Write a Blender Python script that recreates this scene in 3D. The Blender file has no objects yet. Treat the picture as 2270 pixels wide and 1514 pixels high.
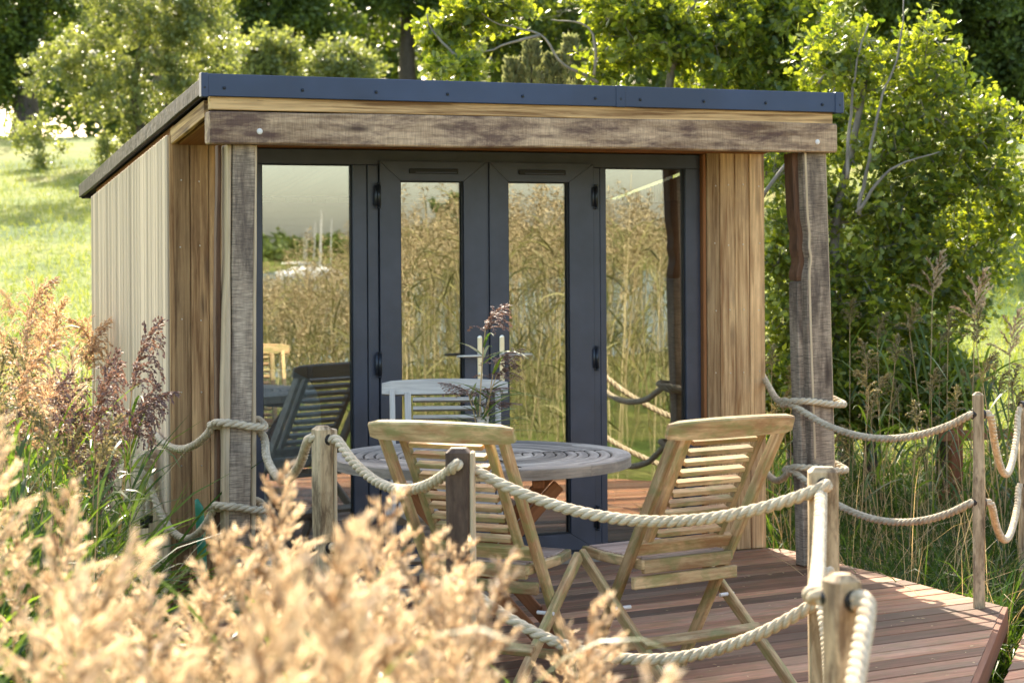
import bpy, math, random
import numpy as np
from mathutils import Vector, Matrix
random.seed(7); rng = np.random.default_rng(7)
PI = math.pi; R = math.radians
S = bpy.context.scene; C = S.collection

# ---------------------------------------------------------------- camera, sky, sun, exposure
E = 1.61                                    # eye height above the deck
cam = bpy.data.cameras.new('camera'); co = bpy.data.objects.new('camera', cam); C.objects.link(co); S.camera = co
cam.sensor_width = 36; cam.lens = 4400/2270*36; cam.clip_start = .05; cam.clip_end = 3000
cam.shift_y = -(757-557)/2270
co.location = (0, 0, E)
co.rotation_euler = (Matrix.Rotation(R(90), 4, 'X') @ Matrix.Rotation(R(-.35), 4, 'Z')).to_euler()
cam.dof.use_dof = True; cam.dof.focus_distance = 8.6; cam.dof.aperture_fstop = 5.0
SUN_AZ, SUN_EL = -13, 36
w = bpy.data.worlds.new('World'); S.world = w; w.use_nodes = True
nt = w.node_tree; nt.nodes.clear()
sky = nt.nodes.new('ShaderNodeTexSky'); sky.sky_type = 'NISHITA'; sky.sun_disc = False
sky.sun_elevation = R(SUN_EL); sky.sun_rotation = R(SUN_AZ); sky.dust_density = 2.5; sky.air_density = 1.0; sky.ozone_density = 1.0
bg = nt.nodes.new('ShaderNodeBackground'); bg.inputs[1].default_value = .15
wo = nt.nodes.new('ShaderNodeOutputWorld')
wt = nt.nodes.new('ShaderNodeMix'); wt.data_type = 'RGBA'; wt.blend_type = 'MULTIPLY'; wt.inputs[0].default_value = 1; wt.inputs[7].default_value = (1.07, 1.0, .90, 1)
nt.links.new(sky.outputs[0], wt.inputs[6]); nt.links.new(wt.outputs[2], bg.inputs[0]); nt.links.new(bg.outputs[0], wo.inputs[0])
sl = bpy.data.lights.new('sun', 'SUN'); so = bpy.data.objects.new('sun', sl); C.objects.link(so)
sl.energy = 4.0; sl.angle = R(.5); sl.color = (1, .90, .72)
sd = Vector((math.sin(R(SUN_AZ))*math.cos(R(SUN_EL)), math.cos(R(SUN_AZ))*math.cos(R(SUN_EL)), math.sin(R(SUN_EL))))
so.rotation_euler = sd.to_track_quat('Z', 'Y').to_euler()
S.view_settings.view_transform = 'Standard'; S.view_settings.look = 'None'
S.view_settings.exposure = 1.95; S.view_settings.gamma = 1
S.render.engine = 'CYCLES'
S.cycles.max_bounces = 8; S.cycles.transparent_max_bounces = 12; S.cycles.glossy_bounces = 4
S.cycles.diffuse_bounces = 3; S.cycles.transmission_bounces = 4
S.cycles.sample_clamp_indirect = 6

# ---------------------------------------------------------------- materials
def lin(c):
    return tuple(((x/255)/12.92 if x/255 <= .04045 else ((x/255+.055)/1.055)**2.4) for x in c)
class NT:
    def __init__(s, name):
        s.m = bpy.data.materials.new(name); s.m.use_nodes = True; s.t = s.m.node_tree; s.t.nodes.clear()
        s.out = s.n('ShaderNodeOutputMaterial')
    def n(s, ty, **k):
        x = s.t.nodes.new(ty)
        for a, b in k.items(): setattr(x, a, b)
        return x
    def l(s, a, b): s.t.links.new(a, b)
    def attr(s, name): return s.n('ShaderNodeAttribute', attribute_name=name)
    def mapping(s, vec, scale):
        m = s.n('ShaderNodeMapping'); m.inputs['Scale'].default_value = scale; s.l(vec, m.inputs['Vector']); return m.outputs[0]
    def noise(s, vec, scale=1, detail=4, rough=.55, dist=0):
        x = s.n('ShaderNodeTexNoise'); x.inputs['Scale'].default_value = scale; x.inputs['Detail'].default_value = detail
        x.inputs['Roughness'].default_value = rough; x.inputs['Distortion'].default_value = dist
        if vec is not None: s.l(vec, x.inputs['Vector'])
        return x.outputs[0]
    def ramp(s, fac, stops):
        x = s.n('ShaderNodeValToRGB'); el = x.color_ramp.elements
        while len(el) < len(stops): el.new(.5)
        for e, (p, c) in zip(el, stops): e.position = p; e.color = tuple(c)+((1,) if len(c) == 3 else ())
        s.l(fac, x.inputs[0]); return x.outputs[0]
    def mix(s, a, b, f, mode='MIX'):
        x = s.n('ShaderNodeMix', data_type='RGBA', blend_type=mode)
        for v, i in ((f, 0), (a, 6), (b, 7)):
            if hasattr(v, 'is_linked'): s.l(v, x.inputs[i])
            else: x.inputs[i].default_value = v if i == 0 else (tuple(v)+(1,) if len(v) == 3 else v)
        return x.outputs[2]
    def math(s, op, a, b=0.0):
        x = s.n('ShaderNodeMath', operation=op)
        for v, i in ((a, 0), (b, 1)):
            if hasattr(v, 'is_linked'): s.l(v, x.inputs[i])
            else: x.inputs[i].default_value = v
        return x.outputs[0]
    def bump(s, h, st=.3, d=.002):
        x = s.n('ShaderNodeBump'); x.inputs['Strength'].default_value = st; x.inputs['Distance'].default_value = d
        s.l(h, x.inputs['Height']); return x.outputs[0]
    def pbr(s, col, rough=.6, metal=0, normal=None, spec=.5):
        p = s.n('ShaderNodeBsdfPrincipled')
        for v, k in ((col, 'Base Color'), (rough, 'Roughness'), (metal, 'Metallic'), (spec, 'Specular IOR Level')):
            if hasattr(v, 'is_linked'): s.l(v, p.inputs[k])
            else: p.inputs[k].default_value = tuple(v)+(1,) if k == 'Base Color' else v
        if normal is not None: s.l(normal, p.inputs['Normal'])
        return p.outputs[0]
    def done(s, sh): s.l(sh, s.out.inputs[0]); return s.m

def wood(name, dark, light, grain=(3, 70, 70), stain=None, stain_amt=.5, stain_scale=5, saw=0, moss=None, tintamt=.5, rough=.7, contrast=(.3, .7), crack=0):
    t = NT(name); g = t.attr('gc').outputs['Vector']; ti = t.attr('tint').outputs['Fac']
    n1 = t.noise(t.mapping(g, grain), 1, 6, .65, .4)
    n2 = t.noise(t.mapping(g, (grain[0]*.35, grain[1]*.22, grain[2]*.22)), 1, 3, .5, .35)
    f = t.math('MULTIPLY_ADD', n1, .65); 
    f = t.math('ADD', t.math('MULTIPLY', n1, .6), t.math('MULTIPLY', n2, .4))
    col = t.ramp(f, [(contrast[0], dark), (contrast[1], light)])
    if saw:
        sn = t.noise(t.mapping(g, (260, 14, 14)), 1, 2, .6, .2)
        col = t.mix(col, t.mix(col, (.5, .5, .5), 1, 'MULTIPLY'), t.math('MULTIPLY', t.ramp(sn, [(.42, (0, 0, 0)), (.6, (1, 1, 1))]), saw))
    if crack:
        cN = t.noise(t.mapping(g, (1.6, 60, 60)), 1, 8, .75, .6)
        col = t.mix(col, (.02, .014, .01), t.math('MULTIPLY', t.ramp(cN, [(.30, (1, 1, 1)), (.37, (0, 0, 0))]), crack))
        kN = t.n('ShaderNodeTexVoronoi'); kN.inputs['Scale'].default_value = 1; t.l(t.mapping(g, (2.2, 9, 9)), kN.inputs['Vector'])
        col = t.mix(col, (.05, .028, .018), t.math('MULTIPLY', t.ramp(kN.outputs['Distance'], [(.06, (1, 1, 1)), (.20, (0, 0, 0))]), crack))
    if stain is not None:
        sN = t.noise(t.mapping(g, (stain_scale*.6, stain_scale*2, stain_scale*2)), 1, 6, .70, .25)
        col = t.mix(col, stain, t.math('MULTIPLY', t.ramp(sN, [(.46, (0, 0, 0)), (.62, (1, 1, 1))]), stain_amt))
    if moss is not None:
        mN = t.noise(t.mapping(g, (9, 22, 22)), 1, 5, .6, .5)
        col = t.mix(col, moss[:3], t.math('MULTIPLY', t.ramp(mN, [(.45, (0, 0, 0)), (.62, (1, 1, 1))]), moss[3]))
    v = t.math('ADD', t.math('MULTIPLY', ti, tintamt), 1-tintamt/2)
    hsv = t.n('ShaderNodeHueSaturation'); t.l(col, hsv.inputs['Color']); t.l(v, hsv.inputs['Value'])
    h = t.math('ADD', n1, t.math('MULTIPLY', n2, .5))
    return t.done(t.pbr(hsv.outputs[0], rough, 0, t.bump(h, .45, .003), .3))

def plain(name, col, rough=.5, metal=0, bump=0, bscale=60, var=0, spec=.5):
    t = NT(name); o = t.n('ShaderNodeTexCoord').outputs['Object']
    n = t.noise(o, bscale, 4)
    c = col
    if var: c = t.mix(col, tuple(x*(1-var) for x in col), t.ramp(t.noise(o, bscale*.12, 4, .6), [(.35, (0, 0, 0)), (.65, (1, 1, 1))]))
    return t.done(t.pbr(c, rough, metal, t.bump(n, bump, .002) if bump else None, spec))

def leafmat(name, a, b, trans=.45, tcol=None, rough=.45, spec=.4):
    t = NT(name); ti = t.attr('tint').outputs['Fac']
    col = t.ramp(ti, [(0, a), (1, b)])
    tc = t.mix(col, tcol if tcol else (1.5, 1.6, .5), 1, 'MULTIPLY')
    tr = t.n('ShaderNodeBsdfTranslucent'); t.l(tc, tr.inputs[0])
    mx = t.n('ShaderNodeMixShader'); mx.inputs[0].default_value = trans
    t.l(t.pbr(col, rough, 0, None, spec), mx.inputs[1]); t.l(tr.outputs[0], mx.inputs[2])
    return t.done(mx.outputs[0])

M = {}
M['clad_warm'] = wood('clad_warm', (.17, .08, .03), (.56, .34, .155), (2.5, 60, 60), tintamt=.8, stain=(.10, .05, .025), stain_amt=.4, stain_scale=2, contrast=(.38, .60), crack=.5)
M['clad_light'] = wood('clad_light', (.27, .14, .055), (.70, .48, .25), (2.5, 60, 60), tintamt=.8, stain=(.20, .11, .06), stain_amt=.4, stain_scale=2, contrast=(.38, .60), crack=.5)
M['clad_pale'] = wood('clad_pale', (.42, .31, .21), (.78, .61, .43), (1.5, 60, 60), tintamt=.55, contrast=(.1, .85))
M['beam'] = wood('beam_weathered', (.17, .10, .055), (.55, .39, .25), (5, 45, 45), stain=(.07, .035, .032), stain_amt=.8, stain_scale=6, saw=.5, contrast=(.36, .60), crack=.9)
M['porch'] = wood('porch_weathered', (.21, .15, .105), (.60, .47, .34), (4, 30, 30), stain=(.06, .042, .035), stain_amt=.75, stain_scale=3.2, saw=1.0, contrast=(.3, .62), crack=.8)
M['porch_dark'] = wood('porch_dark', (.045, .028, .022), (.19, .135, .11), (4, 30, 30), stain=(.035, .02, .016), stain_amt=.7, saw=.8)
M['sap'] = wood('sapwood', (.38, .27, .16), (.68, .54, .36), (4, 50, 50), tintamt=.4)
M['bark'] = wood('bark_edge', (.04, .02, .012), (.22, .11, .055), (6, 60, 40), tintamt=.4)
M['fascia'] = wood('fascia_oak', (.17, .085, .03), (.64, .42, .20), (2, 55, 55), tintamt=.3, contrast=(.40, .58), crack=.6)
M['soffit'] = wood('soffit_cedar', (.16, .06, .02), (.33, .14, .05), (2, 50, 50), tintamt=.3)
M['deck'] = wood('deck_boards', (.14, .043, .02), (.50, .235, .125), (2.2, 55, 55), moss=(.13, .12, .035, .35), tintamt=1.15, rough=.6, stain=(.36, .28, .20), stain_amt=.35, stain_scale=1.2)
M['deck_edge'] = wood('deck_edge', (.12, .04, .018), (.24, .09, .04), (2, 40, 40))
M['teak'] = wood('teak_mossy', (.26, .15, .06), (.66, .48, .26), (4, 60, 60), stain=(.22, .08, .025), stain_amt=.6, stain_scale=6, moss=(.20, .22, .075, .65), tintamt=.5, contrast=(.36, .62), crack=.5)
M['teak_seat'] = wood('teak_seat', (.25, .16, .12), (.52, .40, .32), (4, 60, 60), tintamt=.5)
M['teak_gray'] = wood('teak_gray', (.27, .24, .21), (.62, .56, .48), (4, 60, 60), tintamt=.3)
M['table'] = wood('table_gray', (.15, .125, .10), (.50, .435, .36), (3, 45, 45), tintamt=.7, contrast=(.35, .65), stain=(.10, .09, .085), stain_amt=.5, stain_scale=4)
M['teak_red'] = wood('teak_red', (.13, .045, .02), (.36, .16, .07), (4, 50, 50), tintamt=.3)
M['post'] = wood('rope_post', (.27, .18, .09), (.70, .53, .32), (5, 35, 35), stain=(.11, .065, .035), stain_amt=.8, stain_scale=11, tintamt=.3, contrast=(.38, .60), crack=.7)
M['post_dark'] = wood('rope_post_dark', (.035, .02, .014), (.15, .09, .06), (6, 35, 35), stain=(.25, .17, .11), stain_amt=.35, stain_scale=9)
M['interior'] = wood('interior_ply', (.22, .12, .05), (.34, .20, .10), (2, 20, 20), tintamt=.2)
M['floor_in'] = wood('interior_floor', (.26, .20, .14), (.45, .37, .28), (3, 40, 40), tintamt=.3)
M['chair_dark'] = wood('mahogany', (.05, .015, .008), (.14, .05, .025), (4, 40, 40), rough=.35)
M['frame'] = plain('frame_grey', (.048, .055, .080), .42, 0, .12, 40, .3)
M['gasket'] = plain('gasket', (.008, .008, .009), .6)
M['trim'] = plain('roof_trim', (.034, .058, .125), .42, .1, .25, 12, .4)
M['roof_black'] = plain('roof_membrane', (.012, .012, .013), .75, 0, 1.0, 26, .3, .04)
def glint_flecked():
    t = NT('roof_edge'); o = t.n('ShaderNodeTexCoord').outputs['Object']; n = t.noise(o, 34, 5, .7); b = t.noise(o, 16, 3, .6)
    col = t.mix((.012, .012, .013), (.42, .42, .40), t.ramp(n, [(.66, (0, 0, 0)), (.71, (1, 1, 1))]))  # pale flecks painted into the black stand for sun glints
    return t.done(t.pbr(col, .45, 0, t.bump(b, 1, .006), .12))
M['glint_flecked'] = glint_flecked()
M['lever'] = plain('lever_metal', (.66, .62, .54), .35, .55)
M['metal'] = plain('chrome', (.72, .68, .58), .33, 1, .5, 60)
M['screw'] = plain('screw_dark', (.03, .035, .045), .35, .6)
M['nail'] = plain('nail_head', (.7, .66, .6), .3, .8)
M['bolt'] = plain('bolt_head', (.75, .70, .66), .5, 0)
M['tape'] = plain('black_tape', (.015, .012, .012), .4)
M['cushion'] = plain('cushion', (.42, .50, .54), .85, 0, .4, 250, .3)
M['hosegreen'] = plain('green_plastic', (.05, .28, .17), .4)
M['hull'] = plain('hull_white', (.8, .8, .78), .3)
M['mast'] = plain('mast_aluminium', (.42, .42, .40), .4, .3)
def ropemat():
    t = NT('rope'); g = t.attr('gc').outputs['Vector']
    n = t.noise(t.mapping(g, (40, 160, 160)), 1, 5, .7)
    n2 = t.noise(t.mapping(g, (6, 30, 30)), 1, 3, .5)
    col = t.ramp(t.math('ADD', t.math('MULTIPLY', n, .6), t.math('MULTIPLY', n2, .4)), [(.32, (.30, .22, .13)), (.62, (.74, .62, .44))])
    return t.done(t.pbr(col, .8, 0, t.bump(n, .5, .002), .2))
M['rope'] = ropemat()
def glassmat():
    t = NT('window_glass')
    o = t.n('ShaderNodeTexCoord').outputs['Object']
    nrm = t.bump(t.noise(o, 1.6, 2, .5), .10, .004)
    gl = t.n('ShaderNodeBsdfGlossy'); gl.inputs['Roughness'].default_value = 0; gl.inputs[0].default_value = (.95, .97, .93, 1); t.l(nrm, gl.inputs['Normal'])
    tr = t.n('ShaderNodeBsdfTransparent'); tr.inputs[0].default_value = (.95, .96, .94, 1)
    fr = t.n('ShaderNodeFresnel'); fr.inputs[0].default_value = 1.6
    mx = t.n('ShaderNodeMixShader'); t.l(t.math('ADD', fr.outputs[0], .19), mx.inputs[0])
    t.l(tr.outputs[0], mx.inputs[1]); t.l(gl.outputs[0], mx.inputs[2])
    return t.done(mx.outputs[0])
M['glass'] = glassmat()
M['oakleaf'] = leafmat('oak_leaf', (.055, .10, .022), (.26, .31, .055), .52, (2.0, 1.8, .45), .38, .6)
M['willowleaf'] = leafmat('pale_leaf', (.10, .13, .05), (.27, .30, .13), .45, (1.9, 1.8, .7), .4, .7)
M['darkleaf'] = leafmat('dark_leaf', (.045, .075, .022), (.15, .20, .05), .4, (1.9, 1.8, .45))
M['shrubleaf'] = leafmat('grey_leaf', (.16, .18, .09), (.30, .30, .17), .35, (1.3, 1.3, .8))
M['barkm'] = wood('tree_bark', (.07, .06, .05), (.30, .27, .22), (8, 30, 30), tintamt=.3)
M['barkd'] = wood('tree_bark_dark', (.035, .025, .02), (.11, .085, .065), (8, 30, 30), tintamt=.3)
M['reedleaf'] = leafmat('reed_leaf', (.028, .065, .025), (.13, .19, .045), .45, (1.6, 1.6, .5), .4, .5)
M['straw'] = leafmat('straw', (.36, .26, .13), (.66, .53, .32), .3, (1.3, 1.15, .8), .6)
M['strawgreen'] = leafmat('straw_green', (.035, .06, .02), (.34, .31, .12), .4, (1.4, 1.3, .6), .5)
M['plume_gold'] = leafmat('plume_gold', (.22, .135, .075), (.78, .65, .47), .42, (1.15, 1.05, .88), .6)
M['plume_green'] = leafmat('plume_green', (.12, .11, .05), (.34, .29, .16), .42, (1.25, 1.15, .8), .6)
M['bed_plume'] = leafmat('bed_plume', (.20, .145, .07), (.56, .46, .28), .35, (1.2, 1.1, .8), .6)
M['bed_straw'] = leafmat('bed_straw', (.22, .17, .08), (.60, .50, .30), .3, (1.2, 1.1, .8), .6)
M['plume_pink'] = leafmat('plume_pink', (.34, .21, .13), (.68, .52, .35), .42, (1.25, 1.1, .85), .6)
M['plume_dark'] = leafmat('plume_dark', (.09, .055, .05), (.30, .20, .17), .3, (1.3, 1.0, .7), .6)
M['grass'] = leafmat('grass_blade', (.018, .05, .015), (.085, .14, .03), .45, (1.6, 1.6, .5), .45)
M['meadow_blade'] = leafmat('meadow_blade', (.11, .17, .032), (.31, .33, .07), .45, (1.5, 1.4, .5), .5)
def groundmat():
    t = NT('meadow'); o = t.n('ShaderNodeTexCoord').outputs['Object']
    n = t.noise(o, .35, 5, .6); n2 = t.noise(o, 9, 4, .7)
    col = t.mix(t.ramp(n, [(.35, (.08, .14, .03)), (.52, (.22, .26, .06)), (.70, (.34, .29, .11))]), t.ramp(n2, [(.3, (.35, .35, .35)), (.7, (1.2, 1.2, 1.2))]), .8, 'MULTIPLY')
    return t.done(t.pbr(col, .9, 0, t.bump(n2, .8, .06), .1))
M['ground'] = groundmat()
def watermat():
    t = NT('water'); o = t.n('ShaderNodeTexCoord').outputs['Object']
    return t.done(t.pbr((.10, .12, .10), .12, 0, t.bump(t.noise(t.mapping(o, (.6, 2, 1)), 1, 4), .6, .15)))
M['water'] = watermat()

# ---------------------------------------------------------------- mesh helpers
def link(me, name, mat, parent=None, smooth=False):
    o = bpy.data.objects.new(name, me); C.objects.link(o)
    if mat is not None and len(me.materials) == 0:
        for m_ in (mat if isinstance(mat, (list, tuple)) else [mat]): me.materials.append(m_)
    if parent: o.parent = parent
    if smooth: me.polygons.foreach_set('use_smooth', [True]*len(me.polygons))
    return o
def tag(o, label=None, cat=None, group=None, kind=None):
    if label: o['label'] = label
    if cat: o['category'] = cat
    if group: o['group'] = group
    if kind: o['kind'] = kind
    return o
def empty(name, loc, label, cat, group=None, rz=0):
    o = bpy.data.objects.new(name, None); C.objects.link(o); o.location = loc; o.rotation_euler[2] = rz; o.empty_display_size = .1
    return tag(o, label, cat, group)
def npmesh(name, V_, F_, gc=None, tint=None, matidx=None):
    V_ = np.asarray(V_, np.float32); F_ = np.asarray(F_, np.int32)
    me = bpy.data.meshes.new(name); k = F_.shape[1]
    me.vertices.add(len(V_)); me.vertices.foreach_set('co', V_.ravel())
    me.loops.add(F_.size); me.loops.foreach_set('vertex_index', F_.ravel())
    me.polygons.add(len(F_)); me.polygons.foreach_set('loop_start', np.arange(len(F_), dtype=np.int32)*k)
    try: me.polygons.foreach_set('loop_total', np.full(len(F_), k, np.int32))
    except Exception: pass
    me.update(calc_edges=True)
    if gc is not None: a = me.attributes.new('gc', 'FLOAT_VECTOR', 'POINT'); a.data.foreach_set('vector', np.asarray(gc, np.float32).ravel())
    if tint is not None: a = me.attributes.new('tint', 'FLOAT', 'POINT'); a.data.foreach_set('value', np.asarray(tint, np.float32).ravel())
    return me

class MB:
    def __init__(s): s.v = []; s.f = []; s.g = []; s.t = []; s.mi = []; s.cur = 0
    def ring_loft(s, rings, gcs, tint, close=True, caps=True):
        b = len(s.v); k = len(rings[0])
        for r, g in zip(rings, gcs):
            s.v += [tuple(p) for p in r]; s.g += g; s.t += [tint]*k
        for i in range(len(rings)-1):
            for j in range(k if close else k-1):
                j2 = (j+1) % k
                s.f.append((b+i*k+j, b+i*k+j2, b+(i+1)*k+j2, b+(i+1)*k+j)); s.mi.append(s.cur)
        if caps and close:
            s.f.append(tuple(b+j for j in range(k))[::-1]); s.f.append(tuple(b+(len(rings)-1)*k+j for j in range(k))); s.mi += [s.cur]*2
    def beam(s, p0, p1, w, h, xdir, ch=.003, st=None, tint=None, endch=None):
        """rectangular beam p0->p1, w along xdir, h across, chamfered; st: list of (t, dleft, dright, dfront)"""
        p0 = Vector(p0); p1 = Vector(p1); z = (p1-p0); L = z.length; z.normalize()
        x = Vector(xdir); x = (x - z*x.dot(z)).normalized(); y = z.cross(x)
        tint = random.random() if tint is None else tint
        off = (random.uniform(0, 50), random.uniform(0, 50), random.uniform(0, 50))
        e = ch if endch is None else endch
        if st is None: st = [(0, 0, 0, 0), (1, 0, 0, 0)]
        sts = [(0, st[0][1], st[0][2], st[0][3], e)]
        for q in st:
            d = min(max(q[0]*L, e), L-e); sts.append((d, q[1], q[2], q[3], 0))
        sts.append((L, st[-1][1], st[-1][2], st[-1][3], e))
        rings = []; gcs = []
        for (d, dl, dr, df, ins) in sts:
            x0 = -w/2-dl+ins; x1 = w/2+dr-ins; y0 = -h/2-df+ins; y1 = h/2-ins; c = ch
            pts = [(x0+c, y0), (x1-c, y0), (x1, y0+c), (x1, y1-c), (x1-c, y1), (x0+c, y1), (x0, y1-c), (x0, y0+c)]
            rings.append([p0+z*d+x*a+y*b_ for a, b_ in pts]); gcs.append([(d+off[0], a+off[1], b_+off[2]) for a, b_ in pts])
        s.ring_loft(rings, gcs, tint)
    def box(s, lo, hi, ch=.003, along=0, tint=None):
        lo = Vector(lo); hi = Vector(hi); c = (lo+hi)/2; d = hi-lo
        a = Vector((0, 0, 0)); a[along] = d[along]/2
        xi = (along+1) % 3; yi = (along+2) % 3; xd = Vector((0, 0, 0)); xd[xi] = 1
        s.beam(c-a, c+a, d[xi], d[yi], xd, ch, tint=tint)
    def tube(s, pts, rad, n=8, tint=None, caps=True):
        pts = [Vector(p) for p in pts]; tint = random.random() if tint is None else tint
        if not hasattr(rad, '__len__'): rad = [rad]*len(pts)
        T = (pts[1]-pts[0]).normalized(); N = T.orthogonal().normalized(); rings = []; gcs = []; d = random.uniform(0, 50)
        for i, p in enumerate(pts):
            t2 = (pts[min(i+1, len(pts)-1)]-pts[max(i-1, 0)]).normalized()
            N = (N-t2*N.dot(t2)).normalized(); B = t2.cross(N)
            if i: d += (p-pts[i-1]).length
            r = rad[i]; cs = [(math.cos(2*PI*j/n)*r, math.sin(2*PI*j/n)*r) for j in range(n)]
            rings.append([p+N*a+B*b for a, b in cs]); gcs.append([(d, a, b) for a, b in cs])
        s.ring_loft(rings, gcs, tint, caps=caps)
    def ball(s, c, r, n=8, sc=(1, 1, 1), tint=.5):
        c = Vector(c); rings = []; gcs = []
        for i in range(n//2+1):
            a = PI*i/(n//2); rr = max(math.sin(a), .02)*r
            rings.append([c+Vector((rr*math.cos(2*PI*j/n)*sc[0], rr*math.sin(2*PI*j/n)*sc[1], -math.cos(a)*r*sc[2])) for j in range(n)])
            gcs.append([tuple(p) for p in rings[-1]])
        s.ring_loft(rings, gcs, tint)
    def build(s, name, mat, parent=None, smooth=False):
        me = bpy.data.meshes.new(name); me.from_pydata(s.v, [], s.f); me.update()
        a = me.attributes.new('gc', 'FLOAT_VECTOR', 'POINT'); a.data.foreach_set('vector', np.array(s.g, np.float32).ravel())
        a = me.attributes.new('tint', 'FLOAT', 'POINT'); a.data.foreach_set('value', np.array(s.t, np.float32))
        o = link(me, name, mat, parent, smooth)
        me.polygons.foreach_set('material_index', s.mi)
        return o
def wav(n, amp, seed, ampf=0):
    r = random.Random(seed); ph = [r.uniform(0, 6.3) for _ in range(8)]
    def q(t, i): return amp*(.6*math.sin(t*5+ph[i])+.3*math.sin(t*13+ph[i+1])+.12*math.sin(t*31+ph[i+2]))
    return [(i/n, q(i/n, 0), q(i/n, 3), ampf*q(i/n, 5)/max(amp, 1e-6)) for i in range(n+1)]

# ---------------------------------------------------------------- ground, water
def sstep(a, b, x):
    t = np.clip((x-a)/(b-a), 0, 1); return t*t*(3-2*t)
def gz(x, y):
    x = np.asarray(x, float); y = np.asarray(y, float)
    up = np.where(y > 11, np.minimum((y-11)*.138, 4.7), 0)
    up = up*sstep(10.5, 13, y)
    dn = -2.6*sstep(6, 30, -y)
    n = .05*np.sin(x*.9+1)*np.sin(y*.7)+.12*np.sin(x*.23+2)*np.sin(y*.19+1)*sstep(12, 20, y)
    rr_ = np.hypot(x, y); far = (4*sstep(395, 440, rr_)+4*sstep(440, 650, rr_))*(y < 0)
    return -.42+up+dn+n+far
def gzf(x, y): return float(gz(x, y))
gx = np.concatenate([-np.geomspace(14, 700, 26)[::-1], np.linspace(-13.5, 13.5, 70), np.geomspace(14, 700, 26)])
gy = np.concatenate([-np.geomspace(8, 700, 40)[::-1], np.linspace(-7, 48, 140), np.geomspace(50, 700, 20)])
GX, GY = np.meshgrid(gx, gy); GZ = gz(GX, GY)
nx, ny = len(gx), len(gy)
idx = np.arange(nx*ny).reshape(ny, nx)
F_ = np.stack([idx[:-1, :-1], idx[:-1, 1:], idx[1:, 1:], idx[1:, :-1]], -1).reshape(-1, 4)
g = link(npmesh('ground', np.stack([GX, GY, GZ], -1).reshape(-1, 3), F_), 'ground', M['ground'], smooth=True); tag(g, kind='structure')
wm = npmesh('water', [(-650, -650, -2.4), (650, -650, -2.4), (650, -14, -2.4), (-650, -14, -2.4)], [(0, 1, 2, 3)])
tag(link(wm, 'water', M['water']), kind='structure')

# ---------------------------------------------------------------- deck and walkway
DB = R(30); du = Vector((math.cos(DB), math.sin(DB))); dv = Vector((-du.y, du.x))
def clip(poly, n, c):
    out = []
    for i in range(len(poly)):
        a = poly[i]; b = poly[(i+1) % len(poly)]; da = a.dot(n)-c; db = b.dot(n)-c
        if da >= 0: out.append(a)
        if da*db < 0: out.append(a+(b-a)*(da/(da-db)))
    return out
def boards(poly, z, thick, pitch, gap, name, mat, kind='structure', parent=None):
    mb = MB(); poly = [Vector(p) for p in poly]
    vs = [p.dot(dv) for p in poly]; k = math.floor(min(vs)/pitch)
    while k*pitch < max(vs):
        a = k*pitch+gap/2; b = (k+1)*pitch-gap/2; k += 1
        q = clip(clip(poly, dv, a), -dv, -b)
        if len(q) < 3: continue
        tint = min(1, max(0, random.gauss(.45, .42))); off = (random.uniform(0, 50), random.uniform(0, 50), 0)
        n = len(q); base = len(mb.v); c = sum(q, Vector((0, 0)))/n; zz = z-random.uniform(0, .003)
        for (dz, ins) in ((-thick, 0), (-.004, 0), (0, .004)):
            for p in q:
                pp = p + (c-p).normalized()*0; 
                s_ = dv*(ins if p.dot(dv) < (a+b)/2 else -ins)
                pp = p+s_
                mb.v.append((pp.x, pp.y, zz+dz)); mb.g.append((pp.dot(du)+off[0], pp.dot(dv)+off[1], dz)); mb.t.append(tint)
        for L_ in range(2):
            for j in range(n):
                j2 = (j+1) % n; mb.f.append((base+L_*n+j, base+L_*n+j2, base+(L_+1)*n+j2, base+(L_+1)*n+j)); mb.mi.append(0)
        mb.f.append(tuple(base+2*n+j for j in range(n))); mb.mi.append(0)
        mb.f.append(tuple(base+j for j in range(n))[::-1]); mb.mi.append(0)
    o = mb.build(name, mat, parent)
    if kind: tag(o, kind=kind)
    return o
deckpoly = [(-1.60, 9.40), (-.84, 7.20), (-.26, 6.32), (1.14, 5.66), (2.20, 8.95), (1.45, 10.72), (1.37, 10.72)]
deck = boards(deckpoly, 0, .028, .128, .008, 'deck', M['deck'])
mb = MB()
for i in range(1, 4):
    a = Vector(deckpoly[i-1]); b = Vector(deckpoly[i]); d = (b-a).normalized(); nn = Vector((d.y, -d.x))
    a3 = Vector((*(a+nn*.014), -.085)); b3 = Vector((*(b+nn*.014-d*.0), -.085)); mb.beam(a3, b3, .17, .026, (0, 0, 1), .002)
a = Vector(deckpoly[3]); b = Vector(deckpoly[4]); mb.beam((a.x+.014, a.y, -.055), (b.x+.014, b.y, -.055), .10, .026, (0, 0, 1), .002)
a = Vector(deckpoly[4]); b = Vector(deckpoly[5]); mb.beam((a.x+.01, a.y, -.1), (b.x+.01, b.y, -.1), .14, .026, (0, 0, 1), .002)
for (x, y) in ((-1.2, 8.6), (-.5, 7.2), (.4, 6.3), (1.1, 6.2), (1.7, 8), (1.9, 9.2), (0, 8), (.6, 9.4)): mb.box((x-.05, y-.05, gzf(x, y)-.1), (x+.05, y+.05, -.03), along=2)
mb.build('deck_edge', M['deck_edge'], deck)
ZW = -.075
wk1 = [(1.19, 5.62), (2.5, 4.6), (4.8, 10.4), (3.25, 11.7)]
wk2 = [(.5, 3.6), (.22, 2.0), (-.5, -3), (1.4, -3), (2.1, 2.2), (2.49, 4.58), (1.18, 5.60)]
boards(wk1, ZW, .028, .12, .008, 'walkway', M['deck'])
boards(wk2, ZW, .028, .12, .008, 'walkway', M['deck'])

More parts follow.
